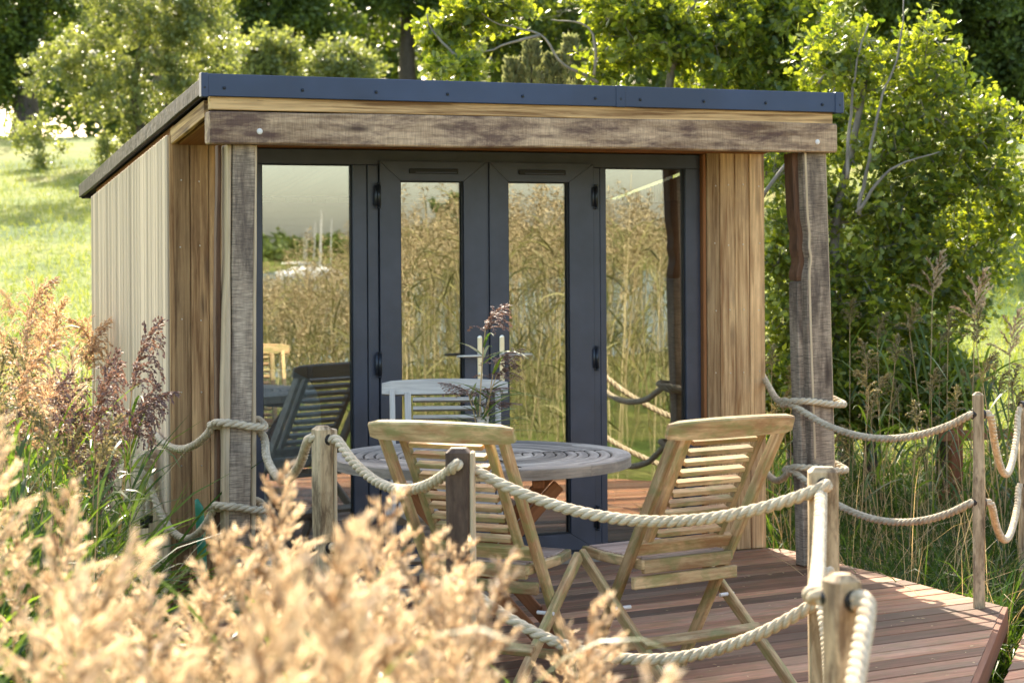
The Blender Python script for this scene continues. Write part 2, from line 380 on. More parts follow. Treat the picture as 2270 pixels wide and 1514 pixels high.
# ---------------------------------------------------------------- cabin
TH = R(23.5); OX = Vector((-1.623, 9.435, 0))
cabin = empty('garden_cabin', OX, 'small timber cabin with dark grey glazed doors, pale side cladding and a sloping black roof', 'cabin', rz=TH)
W, D = 3.26, 1.80
def rz_(v): return 2.395-(v+.75)*.14       # roof top surface height at depth v
# front cladding (two panels)
def vboards(mb, edges, v0, v1, z0, ztop, depth_sign=0):
    for a, b in zip(edges[:-1], edges[1:]):
        mb.box((a+.0015, v0+random.uniform(0, .003), z0), (b-.0015, v1, ztop), .003, along=2)
lf = MB(); vboards(lf, [0.0, .097, .188, .29, .395], 0, .02, .0, 2.19); lf.build('front_cladding', M['clad_warm'], cabin)
rf = MB(); vboards(rf, [2.905, 2.984, 3.078, 3.167, 3.262], 0, .02, .0, 2.19); rf.build('front_cladding', M['clad_light'], cabin)
hd = MB(); hd.box((.395, .002, 2.123), (2.905, .03, 2.19), along=0); hd.build('head_board', M['soffit'], cabin)
jb = MB(); jb.box((.397, .004, 0), (.415, .10, 2.12), along=2); jb.box((2.884, .004, 0), (2.903, .10, 2.12), along=2); jb.build('door_reveal', M['soffit'], cabin)
# nails
for w_ in (1.955, 1.64, 1.29, .95, .6, .25):
    for u in (.05, .075+.065, .24, 2.955, 3.04, 3.13, 3.225):
        nb = MB(); nb.ball((u+random.uniform(-.006, .006), -.001, w_+random.uniform(-.006, .006)), .0042, 6); nb.build('nail', M['nail'], cabin)
# side wall left (narrow pale boards)
sw = MB(); v = 0.022; i = 0
while v < D:
    bw = random.choice((.032, .036, .040, .046)); v2 = min(v+bw, D)
    sw.beam((-.0015*(i % 2), (v+v2)/2, -.25), (-.0015*(i % 2), (v+v2)/2, rz_(v2)-.11), v2-v-.0045, .02, (0, 1, 0), .003)
    v = v2; i += 1
sw.build('side_wall', M['clad_pale'], cabin)
sk = MB(); sk.box((-.002, .0, -.28), (.02, .021, 2.17), along=2, tint=.6); sk.build('corner_board', M['clad_warm'], cabin)
sr = MB(); v = .022
while v < D:
    v2 = min(v+.05, D); sr.box((W-.01, v+.001, -.25), (W+.01, v2-.001, rz_(v2)-.11), along=2); v = v2
sr.build('side_wall', M['clad_light'], cabin)
bk = MB(); u = 0
while u < W: bk.box((u+.001, D, -.25), (min(u+.08, W)-.001, D+.02, rz_(D)-.11), along=2); u += .08
bk.build('back_wall', M['clad_pale'], cabin)
# interior shell
it = MB()
it.box((.022, .11, 0), (.035, D-.005, 1.90), along=1); it.box((W-.03, .03, 0), (W-.015, D-.005, 1.90), along=1)
it.box((.035, D-.02, 0), (W-.03, D-.005, 1.90), along=0)
it.box((.035, .03, 0), (.395, .045, 2.15), along=2); it.box((2.905, .03, 0), (W-.03, .045, 2.15), along=2)
it.build('interior_lining', M['interior'], cabin)
fl = MB()
for k in range(13): fl.box((.03, .03+k*.136, -.03), (W-.03, .03+k*.136+.134, .035), along=0)
fl.build('floor', M['floor_in'], cabin)
# roof: slab, soffit, metal front trim, black side trim
rt = MB()
def rp(v, dz): return (v, rz_(v)+dz)
def slab(mb, u0, u1, v0, v1, dz0, dz1, ch=.002):
    a = Vector(((u0+u1)/2, v0, rz_(v0)+(dz0+dz1)/2)); b = Vector(((u0+u1)/2, v1, rz_(v1)+(dz0+dz1)/2))
    mb.beam(a, b, u1-u0, dz1-dz0, (1, 0, 0), ch)
slab(rt, .015, W+.03, -.70, 2.0, -.06, -.012); roof = rt.build('roof', M['roof_black'], cabin)
sf = MB(); slab(sf, .04, W, -.60, .0, -.165, -.15)
slab(sf, .022, W-.02, .02, D, -.10, -.065); sf.build('soffit', M['soffit'], cabin)
lo = MB(); lo.beam((.014, -.62, 2.255), (.014, .0, 2.165), .075, .022, (0, 0, 1), .002); lo.build('barge_board', M['fascia'], cabin)
ft = MB(); ft.box((-.02, -.757, 2.30), (2.0, -.742, 2.40), .003); ft.box((1.99, -.762, 2.298), (2.04, -.744, 2.402), .003); ft.box((2.03, -.757, 2.30), (3.235, -.742, 2.40), .003)
ft.box((3.225, -.763, 2.296), (3.275, -.72, 2.402), .003); ft.box((-.045, -.763, 2.296), (-.012, -.72, 2.403), .003)
ft.box((-.03, -.742, 2.393), (3.27, -.66, 2.401), .002)
ftrim = ft.build('roof_trim', M['trim'], roof)
for u in (-.03, .06, .42, .77, 1.12, 1.5, 1.88, 2.015, 2.12, 2.47, 2.82, 3.15, 3.25): scr = MB(); scr.ball((u, -.760, 2.35-.012), .008, 8, (1, .6, 1)); scr.build('screw', M['screw'], roof)
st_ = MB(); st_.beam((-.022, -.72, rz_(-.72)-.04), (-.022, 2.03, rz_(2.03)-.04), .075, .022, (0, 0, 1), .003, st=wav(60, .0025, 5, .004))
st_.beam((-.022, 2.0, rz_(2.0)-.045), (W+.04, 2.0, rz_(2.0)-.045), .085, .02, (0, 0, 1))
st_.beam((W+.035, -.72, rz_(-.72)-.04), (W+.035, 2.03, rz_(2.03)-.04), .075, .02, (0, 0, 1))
st_.build('roof_edge', M['glint_flecked'], roof)
fs = MB(); fs.box((.0, -.735, 2.243), (3.225, -.70, 2.302), .003, tint=.8); fs.build('fascia_board', M['fascia'], roof)
# porch beam and posts
bm_ = MB(); bm_.beam((.0, -.69, 2.168), (3.25, -.69, 2.172), .145, .10, (0, 0, 1), .006, st=wav(50, .006, 3, .003)); bm_.build('porch_beam', M['beam'], cabin)
for u in (.225, 3.13): bo = MB(); bo.ball((u, -.742, 2.15), .014, 10, (1, .5, 1)); bo.build('bolt', M['bolt'], cabin)
p1 = MB(); p1.beam((.14, -.62, 0), (.165, -.62, 2.094), .10, .13, (1, 0, 0), .004, st=wav(40, .008, 21, .003)); 
pl = p1.build('porch_post', M['porch'], cabin)
e1 = MB(); e1.beam((.079, -.620, 0), (.104, -.620, 2.094), .022, .122, (1, 0, 0), .006, st=[(a, b*1.4, c*.4, d) for a, b, c, d in wav(40, .009, 22)]); e1.beam((.199, -.620, 0), (.224, -.620, 2.094), .018, .124, (1, 0, 0), .005, st=wav(40, .003, 23)); e1.build('sapwood_edge', M['sap'], pl)
k1 = MB(); k1.beam((.058, -.585, 0), (.078, -.585, 2.094), .02, .05, (1, 0, 0), .004, st=wav(40, .006, 24)); k1.build('bark_edge', M['bark'], pl)
p2 = MB(); stx = []
for a, b, c, d in wav(90, .0022, 31):
    hollow = .022*math.exp(-((a-.74)/.022)**2)+.016*math.exp(-((a-.80)/.03)**2)
    stx.append((a, b-hollow, c, 0))
p2.beam((3.20, -.63, 0), (3.14, -.63, 2.10), .135, .13, (1, 0, 0), .005, st=stx); pr = p2.build('porch_post', M['porch'], cabin)
k2 = MB(); k2.beam((3.0904, -.60, 1.45), (3.066, -.60, 2.10), .05, .085, (1, 0, 0), .005, st=[(max(0, (a-.69)/.31), b*.9, c, 0) for a, b, c, d in stx if a >= .69]); k2.build('bark_edge', M['bark'], pr)
k3 = MB(); k3.beam((3.120, -.60, 0), (3.0905, -.60, 1.447), .046, .085, (1, 0, 0), .005, st=wav(30, .003, 33)); k3.build('left_face', M['porch'], pr)
e2 = MB(); e2.beam((3.133, -.690, .55), (3.085, -.690, 2.10), .012, .02, (1, 0, 0), .002, st=stx[15:] and [((a-.25)/.75, b*.6, -b*.6, 0) for a, b, c, d in stx[23:]])
e2.beam((3.270, -.625, 0), (3.210, -.625, 2.10), .010, .125, (1, 0, 0), .003, st=[(a, 0, c*.9, 0) for a, b, c, d in stx]); e2.build('sapwood_edge', M['sap'], pr)

# door set: frame, two side windows, two doors
fr = MB()
z0, z1 = .0, 2.118
fv0, fv1 = .035, .10
fr.box((.415, fv0, z1-.075), (2.884, fv1, z1), along=0)
fr.box((.415, fv0, z0), (2.884, fv1, .055), along=0)
fr.box((.415, fv0, .055), (.462, fv1, z1-.075), along=2); fr.box((2.795, fv0, .055), (2.884, fv1, z1-.075), along=2)
fr.box((.926, fv0, .055), (1.0, fv1, z1-.075), along=2); fr.box((1.003, fv0-.006, .055), (1.058, fv1, z1-.075), along=2)
fr.box((2.245, fv0-.006, .055), (2.284, fv1, z1-.075), along=2); fr.box((2.287, fv0, .055), (2.324, fv1, z1-.075), along=2)
frame = fr.build('door_frame', M['frame'], cabin)
def pane(u0, u1, z0, z1, v, parent):
    mb = MB(); mb.box((u0, v, z0), (u1, v+.006, z1), .0005, along=2); mb.build('glass', M['glass'], parent)
def gasket(u0, u1, z0, z1, v, parent, t=.006):
    mb = MB(); mb.box((u0, v, z0), (u0+t, v+.012, z1), .001, 2); mb.box((u1-t, v, z0), (u1, v+.012, z1), .001, 2); mb.box((u0+t, v, z0), (u1-t, v+.012, z0+t), .001, 0); mb.box((u0+t, v, z1-t), (u1-t, v+.012, z1), .001, 0)
    mb.build('gasket', M['gasket'], parent)
for (a, b) in ((.462, .926), (2.324, 2.795)):
    m_ = MB(); m_.box((a, fv0+.01, .056), (b, fv0+.03, .078), along=0); sw_ = m_.build('side_window', M['frame'], cabin)
    pane(a, b, .07, z1-.07, .062, sw_); gasket(a, b, .078, z1-.075, .05, sw_)
def door(u0, u1, g0, g1, hs):
    mb = MB(); zz0, zz1, gz0, gz1 = .06, 2.062, .145, 1.966; v0, v1 = .016, .075
    # mitred stiles and rails
    def quadprism(pts):
        b = len(mb.v); off = (random.uniform(0, 9),)*3
        for vv in (v0, v1):
            for (u, z) in pts: mb.v.append((u, vv, z)); mb.g.append((u+off[0], vv, z)); mb.t.append(.5)
        mb.f += [(b, b+1, b+2, b+3), (b+7, b+6, b+5, b+4)] + [(b+j, b+4+j, b+4+(j+1) % 4, b+(j+1) % 4) for j in range(4)]; mb.mi += [0]*6
    e = .0012
    quadprism([(u0, zz0+e), (g0, gz0+e), (g0, gz1-e), (u0, zz1-e)]); quadprism([(g1, gz0+e), (u1, zz0+e), (u1, zz1-e), (g1, gz1-e)])
    quadprism([(u0+e, zz0), (u1-e, zz0), (g1-e, gz0), (g0+e, gz0)]); quadprism([(g0+e, gz1), (g1-e, gz1), (u1-e, zz1), (u0+e, zz1)])
    d = mb.build('door', M['frame'], cabin)
    # fix normals
    import bmesh
    b_ = bmesh.new(); b_.from_mesh(d.data); bmesh.ops.recalc_face_normals(b_, faces=b_.faces); b_.to_mesh(d.data); b_.free()
    pane(g0, g1, gz0, gz1, .045, d); gasket(g0, g1, gz0, gz1, .028, d, .008)
    hx = u0-.016 if hs < 0 else u1+.004
    for z in (1.89, 1.05, .22):
        h = MB()
        h.tube([(hx+.006, .004, z-.055), (hx+.006, .004, z+.055)], .0085, 10); h.box((hx-.014, .008, z-.05), (hx+.02, .014, z+.05), .002, 2)
        h.tube([(hx+.006, .004, z-.064), (hx+.006, .004, z-.057)], .011, 10); h.tube([(hx+.006, .004, z+.057), (hx+.006, .004, z+.064)], .011, 10)
        h.build('hinge', M['screw'], d, True)
    vt = MB(); cu = (u0+u1)/2; vt.box((cu-.132, .006, 2.001), (cu+.132, .0155, 2.026), .003, 0); vo = vt.build('trickle_vent', M['gasket'], d)
    vs = MB(); vs.box((cu-.10, .003, 2.004), (cu+.12, .0055, 2.010), .001, 0); vs.build('vent_flap', M['frame'], d)
    hu = u1-.042 if hs < 0 else u0+.062
    hp = MB(); hp.box((hu-.014, .009, .92), (hu+.014, .0155, 1.17), .003, 2); hp.ball((hu, .0125, 1.17), .014, 12, (1, .25, 1)); hp.ball((hu, .0125, .92), .014, 12, (1, .25, 1)); hp.tube([(hu, .01, .985), (hu, -.006, .985)], .009, 10)
    hp.build('handle_plate', M['metal'], d, False)
    lv = MB(); s_ = -1 if hs < 0 else 1
    lv.tube([(hu, .01, 1.083), (hu, -.035, 1.083)], .009, 10); lv.tube([(hu, -.036, 1.083), (hu+s_*.03, -.042, 1.083), (hu+s_*.09, -.042, 1.083), (hu+s_*.145, -.038, 1.083)], [.009, .0085, .008, .006], 10)
    lv.build('handle', M['lever'], d, True)
door(1.062, 1.636, 1.17, 1.513, -1); door(1.654, 2.241, 1.757, 2.103, 1)
hb = MB(); hb.box((1.637, .026, .06), (1.653, .07, 2.062), .002, 2); hb.build('door_rebate', M['frame'], cabin)
# green hose end poking up by the wall
def cab(u, v, z): return Matrix.Translation(OX) @ Matrix.Rotation(TH, 4, 'Z') @ Vector((u, v, z))
hz = MB(); hz.tube([cab(.12, -.10, -.3), cab(.12, -.10, .1), cab(.11, -.11, .30), cab(.10, -.12, .41), cab(.085, -.13, .45)], [.022, .022, .022, .02, .009], 12)
tag(hz.build('garden_pipe', M['hosegreen'], None, True), 'green plastic pipe end standing against the brown cladding left of the porch post', 'pipe')

# armchair inside
ac = empty('armchair', cab(.66, .50, .036), 'dark wood armchair with grey blue cushions behind the left window', 'armchair', rz=TH+R(165))
a = MB(); 
for sx in (-1, 1):
    a.beam((sx*.27, .24, 0), (sx*.27, .24, .60), .04, .04, (1, 0, 0)); a.beam((sx*.27, -.26, 0), (sx*.27, -.34, .60), .04, .04, (1, 0, 0)); a.beam((sx*.27, -.34, .61), (sx*.27, .28, .61), .06, .025, (1, 0, 0), .008); a.tube([(sx*.27, 0, .30), (sx*.27, 0, .38), (sx*.27, 0, .45), (sx*.27, 0, .59)], [.012, .024, .012, .018], 8)
    a.beam((sx*.27, -.3, .27), (sx*.27, .26, .27), .05, .03, (0, 0, 1))
a.beam((-.27, .25, .27), (.27, .25, .27), .06, .03, (0, 0, 1)); a.beam((-.27, -.3, .27), (.27, -.3, .27), .06, .03, (0, 0, 1)); a.beam((-.27, -.44, 1.0), (.27, -.44, 1.0), .07, .03, (0, 0, 1))
for k in range(5): a.beam((-.2+k*.1, -.32, .3), (-.2+k*.1, -.44, .98), .03, .015, (1, 0, 0))
a.build('frame', M['chair_dark'], ac)
def cushion(c, s, rx, parent):
    b = MB(); n = 10; rings = []; 
    for i in range(n+1):
        t = -1+2*i/n; zz = t; k = (1-abs(t)**3)**.4 if abs(t) < 1 else .001
        rings.append([Vector((s[0]*math.copysign(abs(math.cos(q))**.45, math.cos(q))*max(k, .35), s[1]*math.copysign(abs(math.sin(q))**.45, math.sin(q))*max(k, .35), s[2]*zz)) for q in [2*PI*j/20 for j in range(20)]])
    m_ = Matrix.Translation(c) @ Matrix.Rotation(rx, 4, 'X')
    rings = [[m_ @ p for p in r] for r in rings]; b.ring_loft(rings, [[tuple(p) for p in r] for r in rings], .5)
    b.build('cushion', M['cushion'], parent, True)
cushion(Vector((0, -.02, .36)), (.26, .29, .075), 0, ac); cushion(Vector((0, -.30, .68)), (.25, .075, .28), R(12), ac)

# ---------------------------------------------------------------- furniture
def make_chair(mat, seatmat, label):
    t = empty('folding_chair', (0, 0, 0), label, 'chair')
    up = lambda z: .30-.60*z
    f = MB(); n_ = Vector((0, 1, .60)).normalized()
    hw = .232
    def ob(name, mb, m): return mb.build(name, m, t)
    for s_ in (-1, 1):
        b = MB(); b.beam((s_*hw, up(0), 0), (s_*(hw+.012), up(.965), .965), .026, .046, (1, 0, 0), .004); ob('upright', b, mat)
        b = MB(); b.beam((s_*(hw+.030), .275, .485), (s_*(hw+.030), -.34, 0), .026, .046, (1, 0, 0), .005); ob('leg', b, mat)
    # top rail, gently curved
    b = MB(); N = 14; rings = []; gcs = []; off = random.uniform(0, 50)
    ax = Vector((0, -.33, 1)).normalized(); th = Vector((0, 1, .33)).normalized()
    for i in range(N+1):
        q = -1+2*i/N; x = q*.292; y0 = up(.985)-.006-.028*(1-q*q)+.01; arch = .010*(1-q*q)
        c = Vector((x, y0, .975)); hh = .034
        e = .006 if i in (0, N) else 0
        pts = [(-.013+e, -hh+e+.004), (.013-e, -hh+e+.004), (.014-e, hh+arch-e-.006), (.009-e, hh+arch-e), (-.009+e, hh+arch-e), (-.014+e, hh+arch-e-.006)]
        rings.append([c+th*a_+ax*b_ for a_, b_ in pts]); gcs.append([(x+off, a_+off, b_) for a_, b_ in pts])
    b.ring_loft(rings, gcs, .7); ob('top_rail', b, mat)
    # slatted back panel
    ax = Vector((0, -.60, 1)).normalized()
    b = MB(); iw = .165; P = lambda x, z, d=.0: Vector((x, up(z)+d, z+d*.6))
    for s_ in (-1, 1): b.beam(P(s_*iw, .50, .012), P(s_*(iw+.008), .95, .012), .030, .028, (1, 0, 0), .003)
    b.beam(P(-hw+.014, .525, .004), P(hw-.014, .525, .004), .055, .024, ax, .003)
    for k in range(10):
        z = .572+k*.0388; b.beam(P(-iw+.016, z, .010), P(iw-.016, z, .010), .036, .017, (0, .95, .30), .002)
    ob('back_slats', b, mat)
    # seat
    b = MB(); sz = .49; sw_ = .205
    b.beam((-sw_, -.03, sz-.028), (sw_, -.03, sz-.028), .05, .022, (0, 0, 1), .003)
    b.beam((-sw_+.03, .36, sz-.02), (sw_-.03, .36, sz-.02), .035, .022, (0, 0, 1), .003)
    for s_ in (-1, 1):
        b.beam((s_*sw_, -.04, sz-.02), (s_*sw_, .22, sz-.018), .034, .022, (0, 0, 1), .003); b.beam((s_*sw_, .22, sz-.018), (s_*(sw_-.035), .375, sz-.018), .034, .022, (0, 0, 1), .003)
    ob('seat_frame', b, mat)
    b = MB()
    for k in range(11):
        y = .0+k*.034; ww = sw_-.012 if y < .22 else sw_-.012-.035*(y-.22)/.155
        b.beam((-ww, y, sz-.004), (ww, y, sz-.004), .025, .014, (0, 1, 0), .002)
    ob('seat', b, seatmat)
    b = MB(); b.beam((-hw-.012, -.02, sz-.085), (hw+.012, -.02, sz-.085), .045, .022, (0, 0, 1), .003); ob('seat_support', b, mat)
    b = MB()
    yy = lambda z: -.34+(.615)*(z/.485)
    b.beam((-hw-.045, yy(.20)-.035, .205), (hw+.045, yy(.20)-.035, .205), .022, .045, Vector((0, -.5, 1)), .003); ob('stretcher', b, mat); b = MB()
    b.beam((-hw, up(.12), .12), (hw, up(.12), .12), .035, .02, (0, 0, 1), .003)
    ob('stretcher', b, mat)
    for s_ in (-1, 1):
        b = MB(); b.tube([(s_*(hw+.046), .035, .31), (s_*(hw-.02), .035, .31)], .007, 8); ob('pivot_bolt', b, M['bolt'])
    return t
ch1 = make_chair(M['teak'], M['teak_seat'], 'mossy teak folding chair seen from behind, its back behind the dark rope post')
ch1.location = (-.12, 7.22, 0); ch1.rotation_euler[2] = R(-28)
ch2 = make_chair(M['teak'], M['teak_seat'], 'mossy teak folding chair with the whole slatted back turned to the right of the table')
ch2.location = (.62, 7.34, 0); ch2.rotation_euler[2] = R(34)
ch3 = make_chair(M['teak_gray'], M['teak_gray'], 'silver grey folding chair on the far side of the table against the glass doors')
ch3.location = (-.30, 8.92, 0); ch3.rotation_euler[2] = R(183)
for c_ in (ch1, ch2, ch3): c_['group'] = 'folding chairs around the garden table'

tb = empty('garden_table', (-.125, 7.93, 0), 'round weathered grey slatted table with reddish folding legs on the deck', 'table')
b = MB(); r = .595; nseg = 96; zt = .80
def annulus(mb, r0, r1, z0, z1, tint, a0=0, a1=2*PI, n=96, ch=.004):
    base = len(mb.v); prof = [(r0, z0), (r1, z0), (r1, z1-ch), (r1-ch, z1), (r0+ch, z1), (r0, z1-ch)]; k = len(prof); off = random.uniform(0, 50)
    full = abs(a1-a0-2*PI) < 1e-6; m = n if full else n+1
    for i in range(m):
        q = a0+(a1-a0)*i/n
        for (rr, zz) in prof: mb.v.append((rr*math.cos(q), rr*math.sin(q), zz)); mb.g.append((q*r1+off, rr+off, zz)); mb.t.append(tint)
    for i in range(n):
        for j in range(k): 
            A = base+i*k+j; B = base+i*k+(j+1) % k; i2 = ((i+1) % m); mb.f.append((A, B, base+i2*k+(j+1) % k, base+i2*k+j)); mb.mi.append(0)
for q in range(8): annulus(b, r-.075, r, zt-.042, zt, random.random(), 2*PI*q/8+.001, 2*PI*(q+1)/8-.001, 12)
rr = r-.083
while rr > .06:
    for q in range(4): annulus(b, rr-.036, rr, zt-.022, zt-.001, random.random(), PI/2*q+.02*(.5/rr)+.3, PI/2*(q+1)-.02*(.5/rr)+.3, 24, .003)
    rr -= .044
b.build('tabletop', M['table'], tb)
b = MB()
for q in range(4):
    a_ = PI/2*q+.3; b.beam((0.0+.02*math.cos(a_), .02*math.sin(a_), zt-.036), ((r-.09)*math.cos(a_), (r-.09)*math.sin(a_), zt-.036), .06, .026, (-math.sin(a_), math.cos(a_), 0))
b.beam((.22, -.40, zt-.075), (.22, .40, zt-.075), .045, .03, (1, 0, 0)); b.beam((-.22, -.40, zt-.075), (-.22, .40, zt-.075), .045, .03, (1, 0, 0))
b.build('apron', M['teak_red'], tb)
for sy in (-1, 1):
    for sx in (-1, 1):
        b = MB(); o_ = .012*sx; b.beam((sx*.30, sy*.30+o_*1.6, zt-.09), (-sx*.33, sy*.30+o_*1.6, 0), .05, .026, (1, 0, 0), .004); b.build('leg', M['teak_red'], tb)
for sx in (-1, 1):
    b = MB(); b.beam((sx*.10, -.29, .50), (sx*.10, .29, .50), .05, .022, (0, 0, 1)); b.build('stretcher', M['teak_red'], tb); b = MB(); b.beam((sx*.25, -.29, .12), (sx*.25, .29, .12), .05, .022, (0, 0, 1)); b.build('stretcher', M['teak_red'], tb)

# ---------------------------------------------------------------- rope posts
def rope_post(loc, w_, h, zt_, z0, rz, mats, label, seed, ch=.014, d=None, hax=None):
    o = empty('rope_post', (loc[0], loc[1], z0), label, 'post', 'rope fence posts', rz)
    mb = MB(); d = d or w_
    mb.beam((0, 0, 0), (0, 0, zt_-z0), w_, d, (1, 0, 0), .006, st=wav(24, .004, seed, .002), endch=.014); mb.build('shaft', mats[0], o)
    if len(mats) > 1:
        s2 = MB(); s2.beam((w_/2+.009, 0, 0), (w_/2+.009, 0, zt_-z0-.012), .014, d*.93, (1, 0, 0), .004, st=wav(24, .0025, seed+1)); s2.build('sapwood_edge', mats[1], o)
    ha = Vector(hax) if hax else Vector((math.sin(-rz), math.cos(rz))); ha.normalize(); ph = math.atan2(ha.y, ha.x)-rz
    for z in h:
        hl = MB(); q = Vector((math.cos(ph), math.sin(ph), 0))*(d/2+.0035); hl.tube([(-q.x, -q.y, z-z0), (q.x, q.y, z-z0)], .0225, 14); hl.build('rope_hole', M['tape'], o)
    return o
HU, HL = .925, .53
P715 = Vector((-.70, 7.28, 0)); P1015 = Vector((-.18, 6.43, 0)); P1820 = Vector((.905, 5.80, 0)); P1855 = Vector((.640, 3.89, 0)); P2170 = Vector((2.09, 8.92, 0)); P2260 = Vector((2.72, 10.5, 0))
rope_post(P715, .062, (HU, HL), .975, -.45, R(35), [M['post'], M['sap']], 'weathered rope post between the left porch post and the dark rope post', 51, hax=(.9, -.45))
rope_post(P1015, .078, (HU, HL), .975, -.45, R(-3), [M['post_dark'], M['sap']], 'dark bark faced rope post in front of the nearest chair back', 52)
rope_post(P1820, .085, (HU,), .975, -.45, R(-4), [M['post']], 'wide pale mottled rope post at the front right corner of the deck', 53, d=.06)
rope_post(P1855, .058, (HU, HL), .975, -.45, R(22), [M['post']], 'nearest narrow rope post with a chamfered top at the bottom right', 54, hax=(.7, -.7))
rope_post(P2170, .052, (HU-.06, .47), .965, -.42, R(-12), [M['post']], 'slim square rope post standing alone at the far right edge of the deck', 55, hax=(1, .2))
rope_post(P2260, .085, (.78, .36), .80, -.35, R(-10), [M['post']], 'rope post half cut by the right edge of the picture', 56, hax=(1, .5))

# ---------------------------------------------------------------- ropes
def cat(pts, step=.012):
    pts = [np.array(p, float) for p in pts]; P = [2*pts[0]-pts[1]]+pts+[2*pts[-1]-pts[-2]]; out = []
    for i in range(1, len(P)-2):
        L = np.linalg.norm(P[i+1]-P[i]); n = max(2, int(L/.02))
        for j in range(n):
            t = j/n; out.append(.5*((2*P[i])+(-P[i-1]+P[i+1])*t+(2*P[i-1]-5*P[i]+4*P[i+1]-P[i+2])*t*t+(-P[i-1]+3*P[i]-3*P[i+1]+P[i+2])*t**3))
    out.append(P[-2]); out = np.array(out); s = np.concatenate([[0], np.cumsum(np.linalg.norm(np.diff(out, axis=0), axis=1))])
    S_ = np.arange(0, s[-1], step); return np.stack([np.interp(S_, s, out[:, k]) for k in range(3)], 1), S_
def rope(pts, rad, mb, step=.007):
    P, s = cat(pts, step); pitch = rad*5.6
    T = np.gradient(P, axis=0); T /= np.linalg.norm(T, axis=1)[:, None]
    N = np.zeros_like(P); n = np.cross(T[0], (0, 0, 1.)); n = n/np.linalg.norm(n) if np.linalg.norm(n) > .1 else np.array((1., 0, 0))
    for i in range(len(P)): n = n-T[i]*n.dot(T[i]); n /= np.linalg.norm(n); N[i] = n
    B = np.cross(T, N); k = 9
    for q in range(3):
        ph = -2*PI*s/pitch+2*PI*q/3
        Cn = P+(N*np.cos(ph)[:, None]+B*np.sin(ph)[:, None])*rad*.50
        t2 = np.gradient(Cn, axis=0); t2 /= np.linalg.norm(t2, axis=1)[:, None]
        n2 = N-t2*(N*t2).sum(1)[:, None]; n2 /= np.linalg.norm(n2, axis=1)[:, None]; b2 = np.cross(t2, n2)
        base = len(mb.v); a_ = np.arange(k)*2*PI/k
        V3 = Cn[:, None]+(n2[:, None]*np.cos(a_)[None, :, None]+b2[:, None]*np.sin(a_)[None, :, None])*rad*.55
        mb.v += [tuple(x) for x in V3.reshape(-1, 3)]
        for i in range(len(P)):
            mb.g += [(s[i]+q*7, math.cos(x+ph[i])*rad, math.sin(x+ph[i])*rad) for x in a_]
        mb.t += [.5]*(k*len(P))
        for i in range(len(P)-1):
            for j in range(k): j2 = (j+1) % k; mb.f.append((base+i*k+j, base+i*k+j2, base+(i+1)*k+j2, base+(i+1)*k+j)); mb.mi.append(0)
        mb.f.append(tuple(base+j for j in range(k))[::-1]); mb.f.append(tuple(base+(len(P)-1)*k+j for j in range(k))); mb.mi += [0, 0]
def sag(p, q, drop, n=8, out=(0, 0)):
    p = Vector(p); q = Vector(q); r_ = []
    for i in range(n+1):
        t = i/n; k = 4*t*(1-t); x = p.lerp(q, t); x.z -= drop*k; x.x += out[0]*k; x.y += out[1]*k; r_.append(x)
    return r_
def wrap(u, v, z, hx, hy, turns, a0, r=.02):
    """rope turned round a porch post, cabin coordinates"""
    out = []; n = int(16*turns)
    for i in range(n+1):
        a_ = a0+2*PI*i/16; c_, s_ = math.cos(a_), math.sin(a_)
        k = (abs(c_)**5+abs(s_)**5)**(-1/5)
        out.append(cab(u+(hx+r)*c_*k, v+(hy+r)*s_*k, z+.012*math.sin(i*.8)-.008*i/16))
    return out
RR = .0185
def at(p, z): return Vector((p.x, p.y, z))
left_c = (.152, -.615, .10, .075)
# upper left rope: wall knot -> porch post -> posts -> towards camera
ul = MB()
tie = cab(-.035, .22, .735)
w1 = wrap(left_c[0], left_c[1], .845, left_c[2]-.01, left_c[3], 1.05, PI*1.0)
def off(p, q, d):
    v_ = (Vector(q)-Vector(p)); v_.z = 0; v_.normalize(); return Vector(p)+v_*d
AX = {}
def ax_(P, q): v_ = Vector((q[0], q[1], 0)); v_.normalize(); AX[tuple(P)] = v_
ax_(P715, (.9, -.45)); ax_(P1015, (.05, 1)); ax_(P1820, (.07, 1)); ax_(P1855, (.7, -.7)); ax_(P2170, (1, .2)); ax_(P2260, (1, .5))
def span(A, B, zA, zB, drop, n=8):
    """sagging rope from the exit of the hole in A, into and through the hole in B"""
    va = AX.get(tuple(A), (Vector(B)-Vector(A)).normalized()); vb = AX.get(tuple(B), (Vector(B)-Vector(A)).normalized())
    p = at(A, zA)+va*.062; q = at(B, zB)-vb*.068
    return sag(p, q, drop, n)+[at(B, zB)-vb*.03+Vector((0, 0, 0)), at(B, zB)+vb*.03]
rope([cab(-.05, .23, .62), cab(-.05, .235, .68)]+[tie]+sag(cab(-.045, .19, .742), cab(.03, -.56, .80), .075, 7)[1:]+w1+[cab(.255, -.60, .80)]+sag(cab(.262, -.60, .77), at(P715, HU)-AX[tuple(P715)]*.055, .17, 7)[1:]+[at(P715, HU), at(P715, HU)+AX[tuple(P715)]*.03]+span(P715, P1015, HU, HU, .125)+span(P1015, P1820, HU, HU, .145, 10)+span(P1820, P1855, HU, HU, .10, 10)+span(P1855, Vector((.22, 2.0, 0)), HU, HU, .16, 8), RR, ul)
ulo = ul.build('rope', M['rope'], None, True)
tag(ulo, 'upper cream rope running from the knot on the side wall through the front posts', 'rope', 'ropes strung between the posts')
kb = MB()
